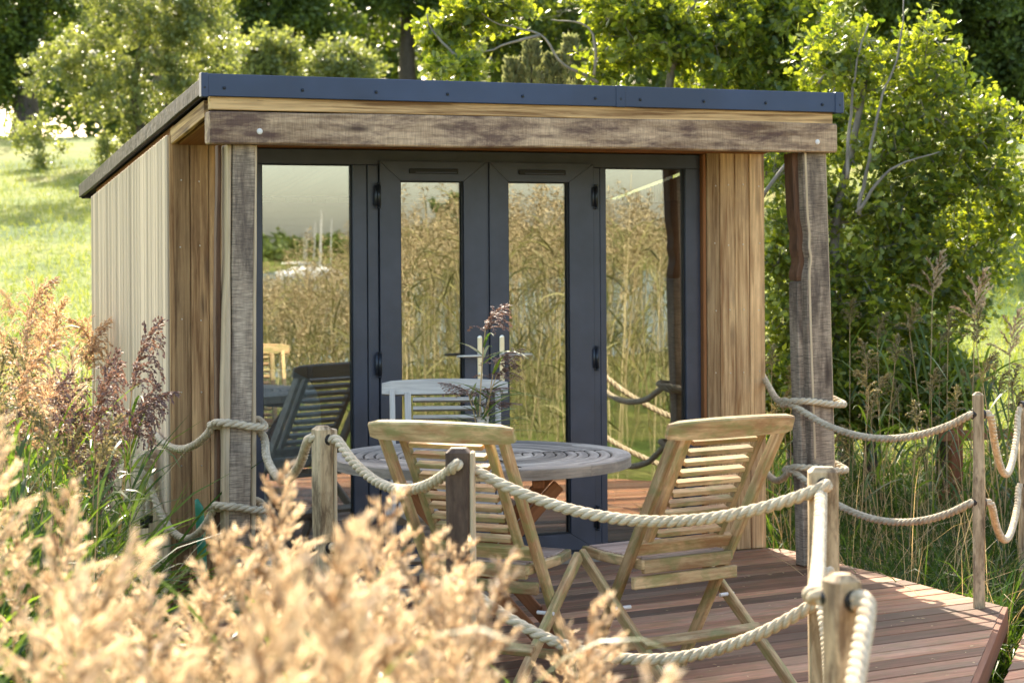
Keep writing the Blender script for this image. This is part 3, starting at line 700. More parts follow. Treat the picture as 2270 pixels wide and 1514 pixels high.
def loopk(c, r, tilt, n=14, stretch=1.2):
    out = []
    for i in range(n+1):
        a_ = 2*PI*i/n; p = Vector((0, r*math.cos(a_), r*stretch*math.sin(a_))); p.x = .022*math.sin(a_*2+tilt)
        out.append(cab(c[0]+p.x, c[1]+p.y*math.cos(tilt)-p.z*math.sin(tilt), c[2]+p.y*math.sin(tilt)+p.z*math.cos(tilt)))
    return out
rope(loopk((-.055, .29, .60), .045, .3), .018, kb); rope(loopk((-.075, .255, .60), .04, 1.2, stretch=1.5), .018, kb); rope(loopk((-.06, .27, .55), .032, 2.2), .018, kb)
rope([cab(-.05, .33, .57), cab(-.055, .375, .50), cab(-.05, .385, .40), cab(-.045, .385, .30)], .018, kb)
rope([cab(-.04, .29, .55), cab(-.04, .28, .46), cab(-.045, .285, .38), cab(-.05, .27, .33)], .018, kb)
kb.build('knot', M['rope'], ulo, True)
tp = MB(); tp.tube([cab(-.045, .385, .305), cab(-.045, .383, .26)], .021, 12); tp.build('taped_end', M['tape'], ulo); tp = MB(); tp.tube([cab(-.05, .27, .335), cab(-.052, .267, .30)], .021, 12); tp.build('taped_end', M['tape'], ulo)
ll = MB()
w2 = wrap(left_c[0], left_c[1], .475, left_c[2]-.01, left_c[3], 1.05, PI*1.0)
rope([cab(-.05, .24, .56), cab(-.045, .20, .46)]+sag(cab(-.045, .19, .44), cab(.03, -.56, .41), .14, 8)[1:]+w2+[cab(.255, -.60, .43)]+sag(cab(.262, -.60, .40), at(P715, HL)-AX[tuple(P715)]*.055, .26, 7)[1:]+[at(P715, HL), at(P715, HL)+AX[tuple(P715)]*.03]+span(P715, P1015, HL, HL, .16)+sag(at(P1015, HL)+AX[tuple(P1015)]*.062, P1820+Vector((-.05, -.05, .575)), .20, 10)+[P1820+Vector((.0, -.075, .62)), P1820+Vector((.012, -.10, .67)), P1820+Vector((-.02, -.13, .69)), P1820+Vector((-.045, -.16, .655)), P1820+Vector((-.035, -.2, .60))]+sag(P1820+Vector((-.03, -.24, .57)), at(P1855, HL), .06, 8)[1:]+span(P1855, Vector((.22, 2.0, 0)), HL, HL, .14, 8), RR, ll)
tag(ll.build('rope', M['rope'], None, True), 'lower cream rope hanging below the upper one along the front left posts', 'rope', 'ropes strung between the posts')
ur = MB(); rc = (3.175, -.615, .125, .08)
w3 = wrap(rc[0], rc[1], .835, rc[2], rc[3], 1.0, PI*1.0)
rope([cab(3.275, .06, .93)]+sag(cab(3.28, .02, .90), cab(3.03, -.58, .84), .04, 5)[1:]+w3+sag(cab(3.05, -.725, .79), at(P2170, HU-.06)-AX[tuple(P2170)]*.028, .12, 9)[1:]+[at(P2170, HU-.06)+AX[tuple(P2170)]*.028]+sag(at(P2170, HU-.07)+AX[tuple(P2170)]*.06, at(P2260, .76)-AX[tuple(P2260)]*.05, .30, 9)+[P2260+Vector((.05, 0, .80)), P2260+Vector((.08, .1, .78))], .0175, ur)
tag(ur.build('rope', M['rope'], None, True), 'upper cream rope from the cabin round the right porch post to the slim post', 'rope', 'ropes strung between the posts')
lr = MB(); w4 = wrap(rc[0]+.01, rc[1], .50, rc[2], rc[3], 1.0, PI*1.0)
rope([cab(3.275, .03, .40)]+sag(cab(3.27, -.02, .39), cab(3.04, -.58, .47), .03, 4)[1:]+w4+sag(cab(3.06, -.725, .44), at(P2170, .47)-AX[tuple(P2170)]*.028, .14, 9)[1:]+[at(P2170, .47)+AX[tuple(P2170)]*.028]+sag(at(P2170, .46)+AX[tuple(P2170)]*.06, at(P2260, .36)-AX[tuple(P2260)]*.05, .22, 9)+[P2260+Vector((.05, 0, .37)), P2260+Vector((.08, .1, .36))], .0175, lr)
tag(lr.build('rope', M['rope'], None, True), 'lower cream rope across the grass between right porch post and slim post', 'rope', 'ropes strung between the posts')
# two rail fence beyond the far right post
ff = empty('rail_fence', (2.8, 12.6, -.2), 'low brown two rail wooden fence behind the grass at the right edge', 'fence')
b = MB(); b.beam((-.1, 0, .62), (3.2, .8, .62), .065, .035, (0, 0, 1), .004); b.build('rail', M['teak_red'], ff)
b = MB(); b.beam((-.1, 0, .22), (3.2, .8, .22), .11, .035, (0, 0, 1), .004); b.build('rail', M['teak_red'], ff)
for k in (0.02, 1.5, 3.0): b = MB(); b.beam((k, k*.25+.05, -.1), (k, k*.25+.05, .72), .08, .08, (1, 0, 0), .005); b.build('fence_post', M['deck_edge'], ff)
# ---------------------------------------------------------------- foliage helpers (numpy)
def unit(a): return a/np.maximum(np.linalg.norm(a, axis=-1, keepdims=True), 1e-9)
TPL_OAK = []
_st = [(0, .0), (.16, .05), (.26, .20), (.35, .08), (.50, .33), (.60, .12), (.74, .36), (.82, .16), (.93, .20), (1.0, .0)]
def tpl_oak():
    V_ = []; F_ = []
    for s_ in (1, -1):
        b = len(V_)
        for x, y in _st: V_ += [(x, 0, 0), (x, s_*y, .12*abs(y)+.0)]
        for i in range(len(_st)-1): F_.append((b+2*i, b+2*i+2, b+2*i+3, b+2*i+1) if s_ < 0 else (b+2*i, b+2*i+1, b+2*i+3, b+2*i+2))
    return np.array(V_), np.array(F_)
def tpl_leaf(w_=.42): return np.array([(0, 0, 0), (.4, w_/2, .06), (1, 0, 0), (.4, -w_/2, .06)]), np.array([(0, 3, 2, 1)])
def place(tpl, pos, dirs, size, rng, tint=None):
    tv, tf = tpl; n = len(pos); X = unit(dirs); up = rng.normal(size=(n, 3))*.75+np.array([0, 0, 1.0])
    Y = unit(np.cross(up, X)); Z = np.cross(X, Y); sz = size[:, None, None]
    V_ = pos[:, None]+sz*(tv[None, :, :1]*X[:, None]+tv[None, :, 1:2]*Y[:, None]+tv[None, :, 2:]*Z[:, None])
    F_ = (tf[None]+(np.arange(n)*len(tv))[:, None, None]).reshape(-1, tf.shape[1])
    t = rng.random(n) if tint is None else tint
    return V_.reshape(-1, 3), F_, np.repeat(t, len(tv))
def strips(root, d0, L, w_, droop, rng, m=6, taper=.6, side=None, tint=None):
    """curved blades: root (n,3), initial direction, length, width, droop"""
    n = len(root); d = unit(d0).copy(); P = root.copy(); pts = [P.copy()]; ds = []
    for i in range(m):
        d = unit(d+np.array([0, 0, -1.])*(droop*(i+.5)/m/m*2)[:, None]); P = P+d*(L/m)[:, None]; pts.append(P.copy()); ds.append(d)
    pts = np.stack(pts, 1); ds = np.stack([ds[0]]+ds, 1)
    sd_ = rng.normal(size=(n, 3)) if side is None else side
    S_ = unit(np.cross(ds, sd_[:, None, :]+0*ds))
    s_ = np.linspace(0, 1, m+1); prof = np.minimum(1, (s_*3+.35))*np.power(np.maximum(1-s_, 0), taper); prof[-1] = .02
    off = S_*(prof[None, :, None]*w_[:, None, None]/2)
    V_ = np.stack([pts-off, pts+off], 2).reshape(n, -1, 3)
    f = np.array([(2*i, 2*i+1, 2*i+3, 2*i+2) for i in range(m)])
    F_ = (f[None]+(np.arange(n)*(2*(m+1)))[:, None, None]).reshape(-1, 4)
    t = rng.random(n) if tint is None else tint
    return V_.reshape(-1, 3), F_, np.repeat(t, 2*(m+1))
def join(parts):
    vs, fs, ts = [], [], []; b = 0
    for V_, F_, t in parts: vs.append(V_); fs.append(F_+b); ts.append(t); b += len(V_)
    return np.concatenate(vs), np.concatenate(fs), np.concatenate(ts)
def vobj(name, parts, mat, parent=None):
    V_, F_, t = join(parts); return link(npmesh(name, V_, F_, None, t), name, mat, parent)

# ---------------------------------------------------------------- trees
def px2w(px, py, Y): return np.array([(px-1135)/4400*Y, Y, E-(py-557)/4400*Y])
def tree(name, label, categ, base, trunk, r0, ells, nclump, lpc, lsize, mats, tpl, csig, seed, group=None, twigs=3, bare=()):
    rg = np.random.default_rng(seed); rd = random.Random(seed)
    base = np.array(base, float); root = empty(name, tuple(base), label, categ, group)
    tr = [np.array(p, float)-base for p in trunk]
    tot = sum(e[1][0]*e[1][2] for e in ells); C_ = []
    for c, rr in ells:
        k = max(1, int(nclump*rr[0]*rr[2]/tot)); p = rg.normal(size=(k, 3)); p = unit(p)*(rg.random((k, 1))**.45)*np.array(rr); C_.append(p+np.array(c)-base)
    C_ = np.concatenate(C_)
    mb = MB(); nodes = []; 
    P, _s = cat(tr, .15); k = len(P)
    mb.tube([Vector(p) for p in P[::2]], [r0*(1-.75*i/len(P[::2]))*(1+.5*math.exp(-i*.8)) for i in range(len(P[::2]))], 9, tint=.5)
    for i in range(k//3, k): nodes.append((P[i], r0*(1-.75*i/k)))
    order = np.argsort(np.linalg.norm(C_-P[int(k*.6)], axis=1))
    NP = np.array([n_[0] for n_ in nodes]); NR = [n_[1] for n_ in nodes]
    for ci in order:
        c = C_[ci]; d = np.linalg.norm(NP-c, axis=1)+np.maximum(0, NP[:, 2]-c[2])*.8; j = int(np.argmin(d)); a = NP[j]; L = np.linalg.norm(c-a)
        if L < .02: continue
        rs = min(NR[j]*.7, .012+.028*L); m1 = a+(c-a)*.35+rg.normal(size=3)*L*.10+np.array([0, 0, -.06*L]); m2 = a+(c-a)*.7+rg.normal(size=3)*L*.08+np.array([0, 0, .02*L])
        Q = [a, m1, m2, c]; rq = [rs, rs*.75, rs*.5, max(.004, rs*.3)]
        mb.tube([Vector(q) for q in Q], rq, 5, tint=.6)
        NP = np.concatenate([NP, np.array([m1, m2, c])]); NR += rq[1:]
    for bpts in bare:
        bp, _q = cat([np.array(p)-base for p in bpts], .06); bp = bp+np.cumsum(rg.normal(size=bp.shape), 0)*.004; nb_ = len(bp); r1 = .014 if base[1] < 20 else .12
        mb.tube([Vector(p) for p in bp], [r1*(1-.75*i/nb_) for i in range(nb_)], 6, tint=.95)
    mb.build('trunk', mats[0], root, True)
    # twigs with leaf rosettes
    nt_ = len(C_)*twigs; tc = np.repeat(C_, twigs, 0); td = unit(rg.normal(size=(nt_, 3))+np.array([0, 0, .25])); tl = csig*(.5+rg.random(nt_)*1.1)
    tips = tc+td*tl[:, None]
    per = max(1, lpc//twigs); ii = np.repeat(np.arange(nt_), per); n = len(ii)
    along = rg.random(n)**.6; pos = tc[ii]+td[ii]*(tl[ii]*along)[:, None]+rg.normal(size=(n, 3))*csig*.22
    dr = td[ii]*.7+rg.normal(size=(n, 3))*.8+np.array([0, 0, -.1])
    V_, F_, t = place(tpl, pos, dr, lsize*(.6+.6*rg.random(n)), rg)
    link(npmesh(name+'_leaves', V_, F_, None, t), 'crown', mats[1], root)
    tw = strips(tc, td, tl, np.full(nt_, .008 if lsize < .2 else .02), np.zeros(nt_)+.1, rg, 2)
    vobj('twigs', [tw], mats[0], root)
    return root
def el(px, py, Y, rx, ry, rd=None):
    s_ = Y/4400; return (px2w(px, py, Y), (rx*s_, (rd if rd else rx)*s_, ry*s_))
OAK = tpl_oak(); LF = tpl_leaf(.55)
# pale tree on the meadow
def gpt(px, Y): x = (px-1135)/4400*Y; return (x, Y, gzf(x, Y)-.05)
b0 = gpt(315, 38)
tree('pale_tree', 'pale green bushy tree standing in the lit meadow left of the cabin', 'tree', b0, [b0, px2w(318, 300, 38), px2w(300, 200, 38), px2w(320, 60, 38)], .11,
     [el(300, 40, 38, 150, 110), el(150, 150, 38, 110, 70), el(440, 90, 38, 90, 90), el(300, 190, 38, 130, 90), el(80, 300, 38, 70, 36), el(110, 345, 38, 40, 30), el(430, 190, 38, 70, 50), el(330, 280, 38, 80, 60), el(240, 330, 38, 40, 50), el(450, -20, 38, 90, 60), el(220, -170, 38, 150, 80), el(60, -230, 38, 130, 60)],  # last two clumps added above the frame to cast shade on the meadow
     420, 120, .085, (M['barkd'], M['willowleaf']), LF, .24, 11)
def dark(px, Y, ells, seed, label, n=150, lp=90, ls=.17, name='broadleaf_tree', mat='darkleaf', r=.35, cs=.55, lean=0):
    b_ = gpt(px, Y); tree(name, label, 'tree', b_, [b_, px2w(px+lean*.3, 200, Y), px2w(px+lean, 60, Y), px2w(px+lean, -120, Y)], r, ells, n, lp, ls, (M['barkd'], M[mat]), LF, cs, seed, 'trees along the top of the meadow')
dark(905, 56, [el(900, -40, 56, 130, 90), el(800, 20, 56, 110, 60), el(1000, 40, 56, 110, 80), el(760, -40, 56, 90, 60)], 21, 'dark tree with the thick reddish trunk rising above the cabin roof', 170, 110)
dark(640, 52, [el(620, 10, 52, 120, 80), el(560, 90, 52, 70, 70), el(700, 60, 52, 80, 60), el(640, -60, 52, 130, 60)], 22, 'dark tree just right of the pale bushy tree', 150, 110)
dark(60, 50, [el(30, 80, 50, 90, 100), el(70, -20, 50, 130, 80), el(-40, 150, 50, 80, 80), el(20, 200, 50, 50, 40)], 23, 'dark tree in the top left corner behind the pale bushy tree', 150, 110)
dark(360, 60, [el(300, -30, 60, 140, 90), el(200, 40, 60, 120, 90), el(470, 20, 60, 100, 90), el(480, 140, 60, 60, 60)], 26, 'dark tree hidden behind the crown of the pale bushy tree', 160, 110)
dark(1180, 58, [el(1150, 20, 58, 140, 120), el(1280, 60, 58, 130, 110), el(1050, 120, 58, 90, 80), el(1200, 160, 58, 140, 60)], 24, 'dark tree behind the bare branches left of the oak crown', 200, 110)
dark(1520, 54, [el(1480, 30, 54, 150, 120), el(1640, 80, 54, 140, 120), el(1780, 60, 54, 120, 120), el(1500, 170, 54, 170, 70)], 25, 'dark tree behind the middle of the oak crown above the roof', 220, 110)
b_ = gpt(2420, 27)
tree('broadleaf_tree', 'large dark tree with black limbs in the top right corner', 'tree', b_, [b_, px2w(2400, 300, 27), px2w(2330, 120, 27), px2w(2280, -100, 27)], .3,
     [el(2200, 30, 27, 140, 90), el(2060, 60, 27, 110, 90), el(2230, 160, 27, 110, 80), el(1960, 10, 27, 90, 80), el(2100, 190, 27, 110, 50), el(2290, 250, 27, 90, 60), el(2100, -90, 27, 250, 90), el(2350, 60, 27, 110, 160)],
     480, 110, .095, (M['barkd'], M['darkleaf']), LF, .26, 27, 'trees along the top of the meadow',
     bare=[[px2w(2330, 120, 27), px2w(2180, 60, 27), px2w(2080, 55, 27), px2w(2000, -20, 27)], [px2w(2300, 200, 27), px2w(2150, 130, 27), px2w(2060, 90, 27), px2w(2030, 120, 27)]])
rg = np.random.default_rng(91); nc = 900; pxs = np.concatenate([rg.uniform(500, 2500, 900), rg.uniform(70, 520, 260), rg.uniform(-60, 70, 50)]); nc = len(pxs); Ys = rg.uniform(70, 84, nc); pys = np.where(pxs < 70, rg.uniform(-160, 190, nc), np.where(pxs < 520, rg.uniform(-160, 285, nc), rg.uniform(-160, 330, nc)))
cen = np.stack([(pxs-1135)/4400*Ys, Ys, E-(pys-557)/4400*Ys], 1); ii = np.repeat(np.arange(nc), 70); pos = cen[ii]+unit(rg.normal(size=(len(ii), 3)))*rg.uniform(.3, 1.0, (len(ii), 1))*1.3
wd = vobj('woodland', [place(LF, pos, rg.normal(size=(len(ii), 3)), rg.uniform(.3, .5, len(ii)), rg)], M['darkleaf']); tag(wd, 'dark wood closing the view behind the separate trees on the hilltop', 'woodland', None, 'stuff')
dark(1730, 34, [el(1480, -230, 34, 230, 230), el(1750, -260, 34, 260, 230), el(1950, -120, 34, 200, 170), el(2000, 20, 34, 90, 90), el(1620, -60, 34, 200, 110)], 28, 'tall dark tree added behind the two oaks to shade the slope, its crown running out of the top edge', 420, 110, .15, r=.3)  # tree added, crown mostly above the frame, to shade the right meadow
def bush(px, py, Y, rx, ry, seed, label, mat='willowleaf', ls=.12, n=40, lp=110, name='bush', cs=.3, group='bushes at the foot of the far trees'):
    b2 = np.array(px2w(px, py+ry, Y)); b2[2] = min(b2[2], gzf(b2[0], Y)+.2) if Y > 30 else gzf(b2[0], Y)
    tree(name, label, 'bush', b2, [b2, px2w(px-5, py+ry*.5, Y), px2w(px, py, Y)], .06, [el(px, py, Y, rx, ry)], n, lp, ls, (M['barkd'], M[mat]), LF, cs, seed, group)
bush(600, 130, 44, 60, 60, 31, 'sunlit bush between the dark trees at the left end of the roof', n=60)
bush(760, 150, 46, 90, 45, 32, 'sunlit bush left of the thick reddish trunk', n=70)
bush(1010, 130, 42, 60, 70, 33, 'sunlit bush right of the thick reddish trunk', n=70)
bush(480, 130, 48, 50, 60, 34, 'sunlit bush under the right side of the pale tree', n=50)
# grey shrub tips above the roof
def spire(px, py, Y, seed, label):
    top = px2w(px, py, Y); b3 = np.array([top[0], Y, gzf(top[0], Y)]); rg = np.random.default_rng(seed); root = empty('conifer_shrub', tuple(b3), label, 'shrub', 'grey shrubs rising behind the roof')
    mb = MB(); H = top[2]-b3[2]; mb.tube([(0, 0, 0), (.02, 0, H*.5), (0, 0, H)], [.03, .02, .006], 6); mb.build('trunk', M['barkd'], root)
    n = 1800; h = H*(1-.9*rg.random(n)**1.6); a_ = rg.random(n)*2*PI; rad = (.03+.22*(H-h)/.9).clip(0, .32)*rg.random(n)**.5
    pos = np.stack([np.cos(a_)*rad, np.sin(a_)*rad, h], 1); dr = np.stack([np.cos(a_), np.sin(a_), 1.3+0*a_], 1)+rg.normal(size=(n, 3))*.25
    V_, F_, t = place(tpl_leaf(.5), pos, dr, .05+.04*rg.random(n), rg); link(npmesh('spire', V_, F_, None, t), 'crown', M['shrubleaf'], root)
for i_, (px_, py_, lb) in enumerate([(1180, 100, 'grey green spiky shrub tip at the left of the row above the roof'), (1228, 130, 'small grey green shrub tip between two taller ones'), (1268, 92, 'tallest grey green shrub tip by the pale branch'), (1310, 125, 'grey green shrub tip at the right of the row above the roof'), (1140, 140, 'low grey green shrub tip nearest the sunlit oak leaves')]): spire(px_, py_, 16.5, 40+i_, lb)
# oaks
bA = gpt(1500, 15)
tree('oak_tree', 'leafy young oak spreading over the back of the cabin roof', 'tree', bA, [bA, px2w(1480, 300, 15), px2w(1500, 120, 15), px2w(1560, -40, 15)], .07,
     [el(1450, 70, 15, 120, 80), el(1600, 110, 15, 150, 85), el(1740, 90, 15, 110, 100), el(1400, 10, 15, 150, 50), el(1700, 10, 15, 140, 60), el(1000, 70, 15, 65, 70), el(1090, 20, 15, 80, 50), el(1020, 150, 14.6, 55, 35), el(1330, 170, 15, 60, 30), el(1640, 260, 15.2, 190, 90), el(1840, 270, 15.6, 110, 120), el(1450, 300, 15.2, 160, 80)],  # last three clumps added low behind the roof to shade the undergrowth
     560, 50, .074, (M['barkm'], M['oakleaf']), OAK, .12, 51, 'young oaks behind the cabin',
     bare=[[px2w(1330, 185, 14.8), px2w(1245, 140, 14.8), px2w(1200, 80, 14.8), px2w(1100, 50, 14.8), px2w(1040, 10, 14.8)], [px2w(1320, 170, 14.8), px2w(1322, 110, 14.8), px2w(1300, 60, 14.8), px2w(1210, 45, 14.8)], [px2w(1020, 130, 14.8), px2w(960, 70, 14.8), px2w(945, 20, 14.8)], [px2w(1200, 80, 14.8), px2w(1120, 100, 14.8), px2w(1060, 120, 14.8)],
           [px2w(1815, 190, 14), px2w(1850, 140, 14), px2w(1862, 100, 14), px2w(1856, 50, 14)]])
bB = gpt(1880, 13.3)
tree('oak_tree', 'leafy young oak with bare pale twigs behind the right porch post', 'tree', bB, [bB, px2w(1850, 560, 13.3), px2w(1880, 380, 13.3), px2w(1930, 150, 13.3)], .055,
     [el(1870, 150, 13.3, 80, 110), el(2050, 220, 13.3, 110, 85), el(1790, 460, 13.3, 80, 80), el(1960, 330, 13.3, 100, 70), el(1950, 470, 13.3, 110, 80), el(2130, 330, 13.3, 100, 70), el(2080, 430, 13.3, 90, 60), el(1890, 640, 13.3, 120, 100), el(2010, 560, 13.3, 90, 70), el(1740, 660, 13.3, 50, 110), el(2050, 120, 13.3, 60, 60), el(1760, 560, 13.3, 60, 60), el(1920, 740, 13.2, 130, 60), el(2190, 400, 13.3, 60, 50), el(2190, 290, 13.3, 80, 55), el(2230, 440, 13.5, 60, 90), el(2180, 560, 13.5, 60, 70), el(1850, 830, 13.2, 150, 60), el(2050, 830, 13.4, 90, 50), el(2090, 560, 13.4, 90, 70), el(2120, 680, 13.4, 70, 80), el(2010, 740, 13.4, 100, 60), el(1730, 380, 13.4, 50, 60), el(1760, 760, 13.2, 70, 90)],
     700, 34, .066, (M['barkm'], M['oakleaf']), OAK, .165, 52, 'young oaks behind the cabin',
     bare=[[px2w(1905, 480, 13), px2w(1960, 250, 13), px2w(2010, 120, 13), px2w(2020, -10, 13)], [px2w(1880, 400, 13), px2w(1900, 160, 13), px2w(1930, 40, 13)], [px2w(1690, 440, 13), px2w(1740, 370, 13), px2w(1790, 330, 13), px2w(1850, 200, 13)], [px2w(1900, 480, 13), px2w(1980, 380, 13), px2w(2090, 340, 13)]])

# ---------------------------------------------------------------- reeds
def plume(rg, L=.34, nb=30, bl=.13, lift=.6, bend=.5, grav=.3, nsp=16, sp=.015, spw=.0055, one=0.0, tight=.003):
    s_ = np.linspace(.02, 1, nb); ax = []; p = np.zeros(3); ns = 60; A = [p]
    for i in range(ns):
        a_ = bend*(i/ns)**1.2; p = p+np.array([math.sin(a_), 0, math.cos(a_)])*L/ns; A.append(p)
    A = np.array(A); pos, dr, sz, br = [], [], [], []
    for i, t in enumerate(s_):
        k = t*ns; j = min(int(k), ns-1); base = A[j]; d = unit(A[j+1]-A[j]); az = i*2.4+rg.normal()*.4
        side = np.array([math.cos(az), math.sin(az), 0]); side = unit(side+np.array([one, 0, 0])); ang = lift*(1.05-.45*t)*(.8+.4*rg.random())
        v = unit(d*math.cos(ang)+side*math.sin(ang)); bl_ = bl*(.45+.75*math.sin(PI*min(1, t*.75+.2)))*(1-.72*t)*(.75+.5*rg.random())
        nn = max(4, int(nsp*bl_/bl*1.3)); q = base.copy(); tb_ = rg.random()**.8
        for m_ in range(nn):
            v = unit(v+np.array([0, 0, -grav])*(m_/nn)*.35+rg.normal(size=3)*.03); q = q+v*bl_/nn
            for _ in range(2): pos.append(q+rg.normal(size=3)*tight); dr.append(unit(v+rg.normal(size=3)*.26)); sz.append(sp*(.7+.6*rg.random())); br.append(tb_*.7+.3*m_/nn)
    pos = np.array(pos); dr = np.array(dr)
    P1_ = place(tpl_leaf(spw/sp*1.6), pos, dr, np.array(sz), rg, np.clip(np.array(br)+rg.normal(size=len(pos))*.18, 0, 1))
    axs = strips(np.repeat(A[:1], 1, 0), unit(A[5:6]-A[:1]), np.array([L*.9]), np.array([.004]), np.array([0.]), rg, 4)
    return P1_, A
def make_reed(seed, kind, H=1.75, bend=.5, leafn=10):
    rg = np.random.default_rng(seed); mp = {'gold': 'plume_gold', 'pink': 'plume_pink', 'dark': 'plume_dark', 'green': 'plume_green'}[kind]
    par = dict(gold=dict(L=.29, nb=17, bl=.115, lift=.78, grav=.05, one=.15, nsp=24, sp=.021, spw=.0036, tight=.003), pink=dict(L=.30, nb=40, bl=.12, lift=.7, grav=.8, one=.3), dark=dict(L=.32, nb=44, bl=.16, lift=.8, grav=1.0, one=.8), green=dict(L=.22, nb=20, bl=.10, lift=.6, grav=.5, one=.3))[kind]
    pp, A = plume(rg, bend=bend, **par); Hs = H-par['L']
    lean = rg.normal(size=2)*.03
    st_pts = np.array([[lean[0]*Hs*(q**2), lean[1]*Hs*(q**2), Hs*q] for q in np.linspace(0, 1, 7)])
    off_ = st_pts[-1]
    m_ = MB(); m_.tube([Vector(p) for p in st_pts]+[Vector(A[20]+off_), Vector(A[50]+off_)], [.0045, .0042, .004, .0036, .0032, .0028, .0024, .0016, .0008], 5, tint=.5)
    me_st = m_.build('tmp', M['straw']); a_ = me_st.data; bpy.data.objects.remove(me_st)
    me_pl = npmesh('plume', pp[0]+off_, pp[1], None, pp[2]); me_pl.materials.append(M[mp])
    n = leafn; hq = np.sort(rg.uniform(.2, .93, n)); root = np.stack([np.interp(hq, np.linspace(0, 1, 7), st_pts[:, i]) for i in range(3)], 1)
    az = np.arange(n)*PI+rg.normal(size=n)*.6+rg.random()*6; tilt = rg.uniform(.35, .8, n)
    d = np.stack([np.cos(az)*np.sin(tilt), np.sin(az)*np.sin(tilt), np.cos(tilt)], 1)
    side = np.stack([np.zeros(n), np.zeros(n), np.ones(n)], 1)+rg.normal(size=(n, 3))*.35
    lf = strips(root, d, rg.uniform(.28, .52, n)*H/1.75, rg.uniform(.014, .024, n), rg.uniform(.4, 2.2, n), rg, 7, .5, side)
    me_lf = npmesh('leaves', *lf[:2], None, lf[2]); me_lf.materials.append(M['reedleaf'])
    return (a_, me_pl, me_lf, H)
RV = {k: [make_reed(100+i*7+hash_, k, bend=bd) for i, bd in enumerate(bends)] for k, hash_, bends in (('gold', 1, (.15, .35, .6, .9, .3, .5)), ('pink', 2, (.5, .9, 1.3, .7)), ('dark', 3, (1.0, 1.5, .7)), ('green', 4, (.4, .8, 1.1)))}
def put_reed(kind, x, y, ztip, az, label, group, lean=None, cat='reed', vi=None, z0=None):
    a_, pl_, lf_, H = RV[kind][random.randrange(len(RV[kind])) if vi is None else vi]; z0 = gzf(x, y)-.02 if z0 is None else z0
    s_ = (ztip-z0)/H
    r_ = empty('reed', (x, y, z0), label, cat, group, az); hs = min(max(s_, .45), 1.15); r_.scale = (min(max(s_, .75), 1.1),)*2+(s_,)
    tl = lean if lean is not None else (random.gauss(0, .05), random.gauss(0, .05)); r_.rotation_euler = (tl[0], tl[1], az)
    for nm, me in (('stem', a_), ('plume', pl_), ('leaves', lf_)): o = bpy.data.objects.new(nm, me); C.objects.link(o); o.parent = r_
    return r_
envx = [-60, 60, 130, 200, 260, 330, 400, 450, 520, 600, 650, 700, 790, 850, 930, 1000, 1100, 1200, 1330, 1400, 1480, 1540]
envy = [985, 1000, 1010, 1100, 1220, 1290, 1190, 1250, 1190, 1110, 1050, 1130, 1100, 1190, 1190, 1250, 1320, 1385, 1340, 1400, 1440, 1500]
G1 = 'golden reeds massed in front of the deck'; L1 = 'out of focus golden reed plume in the mass across the bottom left foreground'
n_fg = 0
for i in range(2000):
    if n_fg >= 94: break
    px_ = random.uniform(-60, 1400); Y = random.uniform(2.0, 4.8); e_ = float(np.interp(px_, envx, envy))
    k = random.random()**1.3; py_ = e_+10+k*(1640-e_)*.95
    x = (px_-1135)/4400*Y; zt_ = E-(py_-557)/4400*Y
    if zt_ > 1.45 or zt_ < .55: continue
    if px_ > 1000 and random.random() < .35: continue
    put_reed('gold', x, Y, zt_, random.gauss(0, .9), L1, G1); n_fg += 1
for (px_, py_, Y, lb) in ((650, 1035, 3.6, 'tall golden plume rising before the leaning rope post'), (770, 1085, 3.4, 'upright golden plume left of the dark rope post'), (410, 1170, 3.3, 'green tinged golden plume below the left porch post'), (1325, 1330, 3.1, 'short golden plume furthest right, in front of the lower rope'), (30, 930, 3.6, 'highest pale golden plume at the left edge'), (960, 1185, 3.3, 'broad golden plume in front of the dark rope post foot')):
    put_reed('gold', (px_-1135)/4400*Y, Y, E-(py_-557)/4400*Y, 0, lb, G1, (0, 0))
# reeds beside the side wall
for i in range(30):
    Y = random.uniform(6.5, 9.6); px_ = random.uniform(-60, 190); py_ = random.uniform(720, 1050)+max(0, px_-60)*.9
    put_reed('green', (px_-1135)/4400*Y, Y, E-(py_-557)/4400*Y, random.gauss(.2, 2), 'leafy green reed in the clump left of the pale side wall', 'green reeds beside the side wall')
for i in range(6):
    Y = random.uniform(6.4, 9.0); px_ = random.uniform(-40, 190); py_ = random.uniform(690, 900)+max(0, px_-140)*1.2
    put_reed('pink' if random.random() < .7 else 'gold', (px_-1135)/4400*Y, Y, E-(py_-557)/4400*Y, random.gauss(.2, .8), 'golden brown drooping reed in the clump left of the pale side wall', 'reeds beside the side wall')
for (px_, py_, Y, az, vi, ln, lb) in ((225, 690, 8.4, .2, 2, .06, 'dark purple reed plume drooping in front of the pale side wall'), (262, 815, 8.0, 0, 1, .07, 'dark plume reaching furthest right across the pale side wall'), (230, 830, 8.2, .5, 0, .05, 'dark plume hanging below the tallest dark one on the side wall'), (165, 900, 8.1, .3, 1, .1, 'dark plume low at the back edge of the side wall left of the knot'), (110, 980, 7.8, 0, 0, .1, 'lowest dark plume hanging well left of the taped rope end'), (130, 800, 8.2, 2.6, 1, 0, 'dark plume drooping left under the golden ones'), (165, 790, 8.2, 2.6, 1, 0, 'dark plume bending left behind the golden ones'), (205, 760, 8.3, -.4, 2, .02, 'dark plume tucked behind the tallest dark one')):
    put_reed('dark', (px_-1135)/4400*Y, Y, E-(py_-557)/4400*Y, az, lb, 'dark reeds against the side wall', (0, ln), vi=vi)
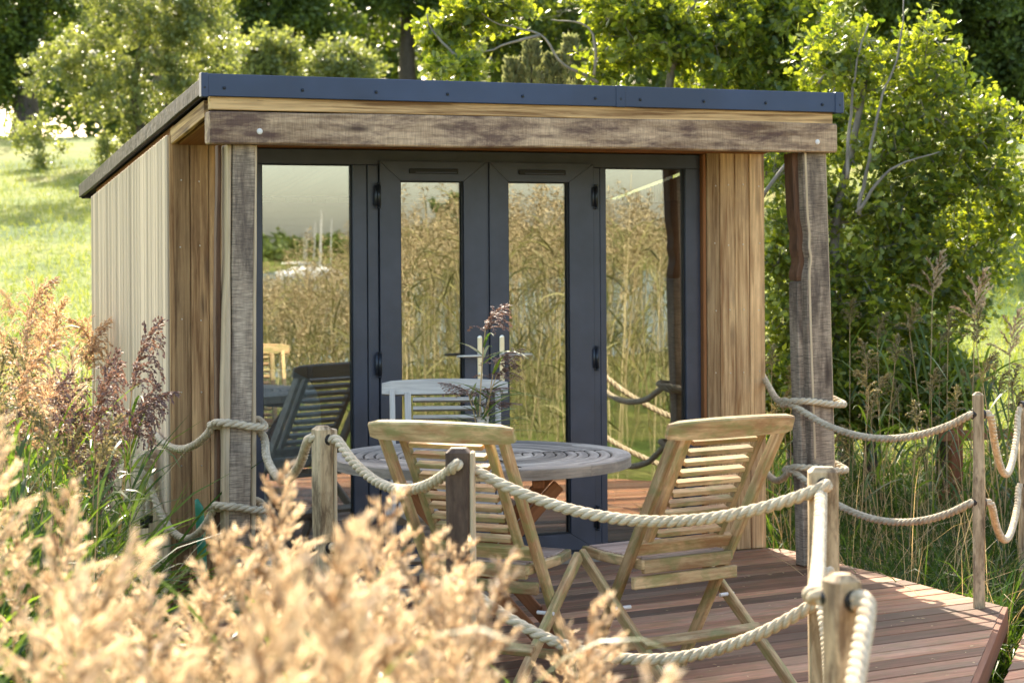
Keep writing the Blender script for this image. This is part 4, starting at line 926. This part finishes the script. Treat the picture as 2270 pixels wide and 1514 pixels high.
for i in range(12):
    Y = random.uniform(7.4, 8.8); px_ = random.uniform(40, 215); py_ = random.uniform(760, 960)
    put_reed('dark', (px_-1135)/4400*Y, Y, E-(py_-557)/4400*Y, random.gauss(.3, .9), 'dark reed plume deep in the clump at the back edge of the side wall', 'dark reeds deep in the left clump')
for i in range(12):
    Y = random.uniform(10.0, 14.5); px_ = random.uniform(-30, 200); py_ = random.uniform(570, 740)
    put_reed('pink', (px_-1135)/4400*Y, Y, E-(py_-557)/4400*Y, random.gauss(0, 1.5), 'pinkish feathery reed at the edge of the lit meadow left of the cabin', 'reeds at the meadow edge')
# right side
for i in range(34):
    Y = random.uniform(10.8, 12.6); px_ = random.uniform(1700, 2290); py_ = random.uniform(760, 1000)
    put_reed('green', (px_-1135)/4400*Y, Y, E-(py_-557)/4400*Y, random.gauss(0, 1.5), 'leafy green reed in the thicket between the right porch post and the slim post', 'green reeds right of the cabin')
for (px_, py_, rx_, ry_, sd_, lb_) in ((1760, 900, 80, 80, 35, 'dark leafy bush behind the foot of the right porch post'), (1930, 890, 100, 80, 36, 'dark leafy bush between the porch post and the slim post'), (2090, 870, 90, 80, 37, 'dark leafy bush just left of the slim post')):
    bush(px_, py_, 12.9, rx_, ry_, sd_, lb_, 'oakleaf', .06, 90, 70, cs=.12, group='low bushes under the right oak')
for i in range(14):
    Y = random.uniform(11.2, 12.8); px_ = random.uniform(1860, 2290); py_ = random.uniform(660, 840)
    put_reed('green', (px_-1135)/4400*Y, Y, E-(py_-557)/4400*Y, random.gauss(0, 1.5), 'tall green reed standing before the shaded slope right of the oak', 'tall green reeds before the slope')
for (px_, py_, Y, lb) in ((2130, 600, 11.5, 'straw coloured plume standing against the shaded green slope'), (2210, 690, 11.2, 'straw coloured plume above the slim post'), (2265, 740, 11.2, 'straw plume at the right edge above the rail'), (2040, 560, 12.5, 'pale plume half hidden in the oak leaves')):
    put_reed('gold', (px_-1135)/4400*Y, Y, E-(py_-557)/4400*Y, .2, lb, 'straw plumes right of the cabin', (0, .08), vi=1)
# reed stems standing on the table behind the nearest chair
for (px_, py_, az, kind, vi, ln, lb) in ((1074, 672, 0, 'dark', 2, .0, 'tall thin purple plume standing upright before the door handles'), (1120, 800, .3, 'dark', 2, .1, 'thick purple plume leaning to the right edge of the grey chair'), (1100, 880, -.3, 'dark', 1, .12, 'lowest purple plume spilling right over the grey chair'), (1035, 845, 2.9, 'dark', 0, 0, 'dark plume bending left over the grey chair'), (1090, 850, 0.2, 'dark', 1, .05, 'dark plume bending right over the door'), (1085, 770, .1, 'dark', 0, 0, 'dark purple plume drooping just right of the door handles')):
    Y = 7.72; r_ = put_reed(kind, (1068-1135)/4400*Y+random.uniform(-.02, .02), Y, E-(py_-557)/4400*Y, az, lb, 'reed stems in the vase on the table', (0, ln), vi=vi, z0=.82)
    hh = r_.scale[2]; r_.scale = (.8, .8, hh)
vs_ = empty('glass_vase', (-.118, 7.72, .8), 'small vase of reed stems on the table hidden behind the nearest chair', 'vase'); b = MB()
b.tube([(0, 0, 0), (0, 0, .02), (0, 0, .09), (0, 0, .13), (0, 0, .16)], [.035, .045, .045, .02, .024], 16); b.build('body', M['teak_gray'], vs_, True)
b = MB(); b.tube([(0, 0, .16), (0, 0, .168)], [.026, .026], 16); b.build('rim', M['teak_gray'], vs_)

# ---------------------------------------------------------------- undergrowth and meadow (nobody could count these)
def blades(name, n, fx, L, w_, droop, tilt, mat, seed, m=5, extra=None):
    rg = np.random.default_rng(seed); P = fx(rg, n); n = len(P)
    root = np.stack([P[:, 0], P[:, 1], gz(P[:, 0], P[:, 1])-.02], 1)
    az = rg.random(n)*2*PI; tl = rg.uniform(*tilt, n); d = np.stack([np.cos(az)*np.sin(tl), np.sin(az)*np.sin(tl), np.cos(tl)], 1)
    return strips(root, d, rg.uniform(*L, n), rg.uniform(*w_, n), rg.uniform(*droop, n), rg, m, .5)
def right_area(rg, n):
    P = rg.random((n*3, 2))*np.array([4.2, 4.6])+np.array([1.3, 9.2]); e = (P[:, 0]-2.28)*.91+(P[:, 1]-8.95)*.40
    inw = (P[:, 0]-3.25)*.94-(P[:, 1]-11.7)*.33 > -.05
    dk = ((P[:, 0]-2.25)*(10.72-8.95)+(P[:, 1]-8.95)*(2.25-1.40)) > .06
    cabn = ((P[:, 0]-1.40)*math.cos(TH)+(P[:, 1]-10.75)*math.sin(TH)) > .05
    walk = ((P[:, 0]-1.19)*(11.7-5.62)-(P[:, 1]-5.62)*(3.25-1.19)) > -.05*6
    ok = dk & cabn & ~((walk) & (P[:, 1] < 11.7)); return P[ok][:n]
vobj_ = lambda name, parts, mat: tag(vobj(name, parts, mat), kind='stuff')
o = vobj_('long_grass', [blades('', 30000, right_area, (.25, .75), (.005, .012), (.8, 3.6), (.1, 1.2), None, 61)], M['grass']); tag(o, 'tangled long green grass and weeds right of the cabin', 'grass')
o = vobj_('dead_grass', [blades('', 1300, right_area, (.4, 1.1), (.003, .006), (.2, 1.6), (.05, .8), None, 62)], M['straw']); tag(o, 'dry straw stems among the long grass right of the cabin', 'dry grass')
def left_area(rg, n):
    P = np.stack([rg.uniform(-3.4, -1.75, n), rg.uniform(4.5, 11.5, n)], 1); a = (P[:, 0]+1.62)*math.cos(TH)+(P[:, 1]-9.43)*math.sin(TH)
    return P[(a < -.42) | ((P[:, 1] < 7.3) & (P[:, 0] < -1.2))]
o = vobj_('reed_undergrowth', [blades('', 6500, left_area, (.7, 1.55), (.012, .026), (.3, 2.2), (.05, .65), None, 63, 7)], M['reedleaf']); tag(o, 'dense green reed leaves beside the side wall', 'undergrowth')
def front_area(rg, n):
    P = np.stack([rg.uniform(-2.2, .5, n), rg.uniform(3.0, 7.0, n)], 1); P = P[(np.abs(P[:, 0]/P[:, 1]+.175) > .045) | (P[:, 1] < 4.4)]; return P[(P[:, 1] < 6.1-.0*P[:, 0]+np.where(P[:, 0] < -.26, (-.26-P[:, 0])*1.5, -(P[:, 0]+.26)*.48)) & (P[:, 0] < -.2+.16*P[:, 1])]
o = vobj_('reed_undergrowth', [blades('', 6000, front_area, (.45, 1.0), (.008, .018), (.4, 2.2), (.1, .7), None, 64, 6)], M['reedleaf']); tag(o, 'dense green reed leaves under the foreground plumes', 'undergrowth')
def mead(rg, n):
    Y = 11+28*rg.random(n)**1.5; X = rg.uniform(-.29, .29, n)*Y; k = (np.abs(X/Y+.02) > .12) | (Y > 40); return np.stack([X, Y], 1)[k]
o = vobj_('meadow_grass', [blades('', 110000, mead, (.06, .20), (.006, .016), (.1, 1.2), (.05, .8), None, 65, 2)], M['meadow_blade']); tag(o, 'short sunlit meadow grass on the slope behind the cabin', 'grass')
# tall golden reed bed beside and behind the camera, seen mirrored in the doors
rg = np.random.default_rng(71); n = 3600
X = rg.uniform(3.0, 17, n); Y = rg.uniform(-13, 8.2, n); keep = (X > 2.7+.33*np.maximum(Y, 0)) & (X > 2.2+.12*(Y+13)) & ((Y < 6.5) | (X > 5.8)) & (np.sin(X*1.1+1.7*Y)+np.sin(.7*X-1.3*Y) > -1.0); X = X[keep]; Y = Y[keep]; n = len(X)
Z = gz(X, Y); hgt = 1.55+.75*sstep(-.3, 1.2, (X+.85)*.75+(Y-9.85)*.66)+rg.normal(size=n)*.22+np.where(rg.random(n) < .06, .35, 0)+.16*np.sin(X*1.7+Y*.6)
root = np.stack([X, Y, Z], 1); lean = rg.normal(size=(n, 3))*.09; lean[:, 2] = 1; tip = root+unit(lean)*hgt[:, None]
parts = [strips(root, lean, hgt, np.full(n, .010), np.full(n, .15), rg, 4, .2)]
vobj_('reed_stems', parts, M['bed_straw'])
tag(bpy.data.objects['reed_stems'], 'golden dry reed stems of the bed mirrored in the doors', 'reeds')
ii = np.repeat(np.arange(n), 70); q = rg.random(len(ii)); pos = tip[ii]-unit(lean)[ii]*(q*.30)[:, None]+rg.normal(size=(len(ii), 3))*(.012+.045*np.sin(PI*np.clip(q, 0, 1)))[:, None]
dr = rg.normal(size=(len(ii), 3))*.5+np.array([.3, 0, -.2]); 
vobj_('reed_plumes', [place(tpl_leaf(.35), pos, dr, rg.uniform(.025, .06, len(ii)), rg)], M['bed_plume']); tag(bpy.data.objects['reed_plumes'], 'golden feathery plumes of the reed bed mirrored in the doors', 'reeds')
ii = np.repeat(np.arange(n), 7); q = rg.uniform(.1, .85, len(ii)); az = rg.random(len(ii))*2*PI; tl = rg.uniform(.3, .9, len(ii))
lf = strips(root[ii]+unit(lean)[ii]*(q*hgt[ii])[:, None], np.stack([np.cos(az)*np.sin(tl), np.sin(az)*np.sin(tl), np.cos(tl)], 1), rg.uniform(.3, .6, len(ii)), rg.uniform(.01, .022, len(ii)), rg.uniform(.4, 2, len(ii)), rg, 5, .5)
h_ = len(ii)*14
vobj_('reed_blades', [lf], M['strawgreen']); tag(bpy.data.objects['reed_blades'], 'yellow green leaves of the reed bed mirrored in the doors', 'reeds')
# far bank woodland and moored boats, seen only mirrored
rg = np.random.default_rng(81); parts = []
nc = 900; th_ = rg.uniform(R(20), R(62), nc); rad_ = rg.uniform(425, 490, nc); cx_ = rad_*np.sin(th_+R(0)); cy_ = -rad_*np.cos(th_)
cz = np.maximum(gz(cx_, cy_), -2.4)+rg.uniform(0, 4.5, nc)+1.5*np.sin(cx_*.02)
ii = np.repeat(np.arange(nc), 60); pos = np.stack([cx_, cy_, cz], 1)[ii]+unit(rg.normal(size=(len(ii), 3)))*rg.uniform(.5, 2.0, (len(ii), 1))*np.array([1.2, 1.2, .8])
vobj_('far_woodland', [place(tpl_leaf(.8), pos, rg.normal(size=(len(ii), 3)), rg.uniform(.8, 1.6, len(ii)), rg)], M['darkleaf']); tag(bpy.data.objects['far_woodland'], 'wooded far bank across the water mirrored in the left window', 'woodland')
def boat(d, t, hm, label, rz):
    x, y = -1.2+d[0]*t, 9.7+d[1]*t; o = empty('sailboat', (x, y, -2.4), label, 'boat', 'sailing boats moored on the water', rz)
    mb = MB(); rings = []
    for q in np.linspace(0, 1, 9):
        w_ = 1.25*math.sin(PI*min(1, .12+q*.62))**.8*(1 if q < .7 else (1-q)/.3+.03); xx = -4+8*q; h0 = 1.0+.25*q*q
        rings.append([Vector((xx, -w_, h0)), Vector((xx, -w_*.85, .2)), Vector((xx, 0, -.3)), Vector((xx, w_*.85, .2)), Vector((xx, w_, h0)), Vector((xx, 0, h0+.05))])
    mb.ring_loft(rings, [[tuple(p) for p in r] for r in rings], .5); mb.build('hull', M['hull'], o, True)
    mb = MB(); mb.box((-2, -.7, 1.0), (1.6, .7, 1.55), .1); mb.build('cabin', M['hull'], o)
    mb = MB(); mb.tube([(.6, 0, 1), (.6, 0, hm)], [.10, .06], 8); mb.build('mast', M['mast'], o); mb = MB(); mb.tube([(.6, 0, 2.3), (-3.2, 0, 2.3)], .09, 8); mb.build('boom', M['mast'], o)
def rdir(px): a = (px-1135)/4400; v = np.array([a, 1.]); nn = np.array([.3987, -.917]); r_ = v-2*v.dot(nn)*nn; return r_/np.linalg.norm(r_)
for i_, (px_, t_, hm, lb) in enumerate([(668, 300, 7.5, 'white sailing boat mirrored furthest left in the window'), (674, 320, 8.5, 'white sailing boat mirrored close beside the left one'), (691, 280, 8.8, 'white sailing boat mirrored in the middle of the row'), (705, 250, 8.6, 'tall masted white boat mirrored right of the middle one'), (710, 290, 10.5, 'tallest masted white boat in the mirrored row'), (738, 240, 8.5, 'white sailing boat mirrored at the right of the row')]): boat(rdir(px_), t_, hm, lb, R(30+i_*17))
q_ = rdir(1000); tx, ty = q_[0]*80-.3, 9.9+q_[1]*80; bz = gzf(tx, ty)
tree('broadleaf_tree', 'round topped tree beyond the reeds mirrored in the left door', 'tree', (tx, ty, bz), [(tx, ty, bz), (tx+.1, ty, bz+2.5), (tx, ty, bz+5)], .2, [((tx, ty, 2.6), (1.5, 1.5, 1.5)), ((tx+1.2, ty-1, 1.2), (1.3, 1.3, 1.2)), ((tx-1.5, ty+1, .6), (1.5, 1.5, 1.0))], 60, 90, .25, (M['barkd'], M['darkleaf']), LF, .35, 95)
# fallen leaf scraps and seed on the boards
rg = np.random.default_rng(97); P = rg.random((900, 2))*np.array([3.8, 5.0])+np.array([-1.6, 5.7]); pc = sum((np.array(p) for p in deckpoly))/len(deckpoly)
ok = np.ones(len(P), bool)
for i in range(len(deckpoly)):
    a = np.array(deckpoly[i]); b = np.array(deckpoly[(i+1) % len(deckpoly)]); ok &= ((b[0]-a[0])*(P[:, 1]-a[1])-(b[1]-a[1])*(P[:, 0]-a[0])) > .03
P = P[ok][:420]; n = len(P); az = rg.random(n)*6.3
V_, F_, t_ = place(tpl_leaf(.45), np.stack([P[:, 0], P[:, 1], np.full(n, .003)], 1), np.stack([np.cos(az), np.sin(az), np.full(n, .08)], 1), rg.uniform(.006, .028, n), rg)
V_[:, 2] = .002+np.abs(V_[:, 2]-.003)*.35
dl = link(npmesh('leaf_litter', V_, F_, None, t_), 'leaf_litter', M['straw']); tag(dl, 'pale leaf scraps and seed scattered on the deck boards', 'leaf litter', None, 'stuff')
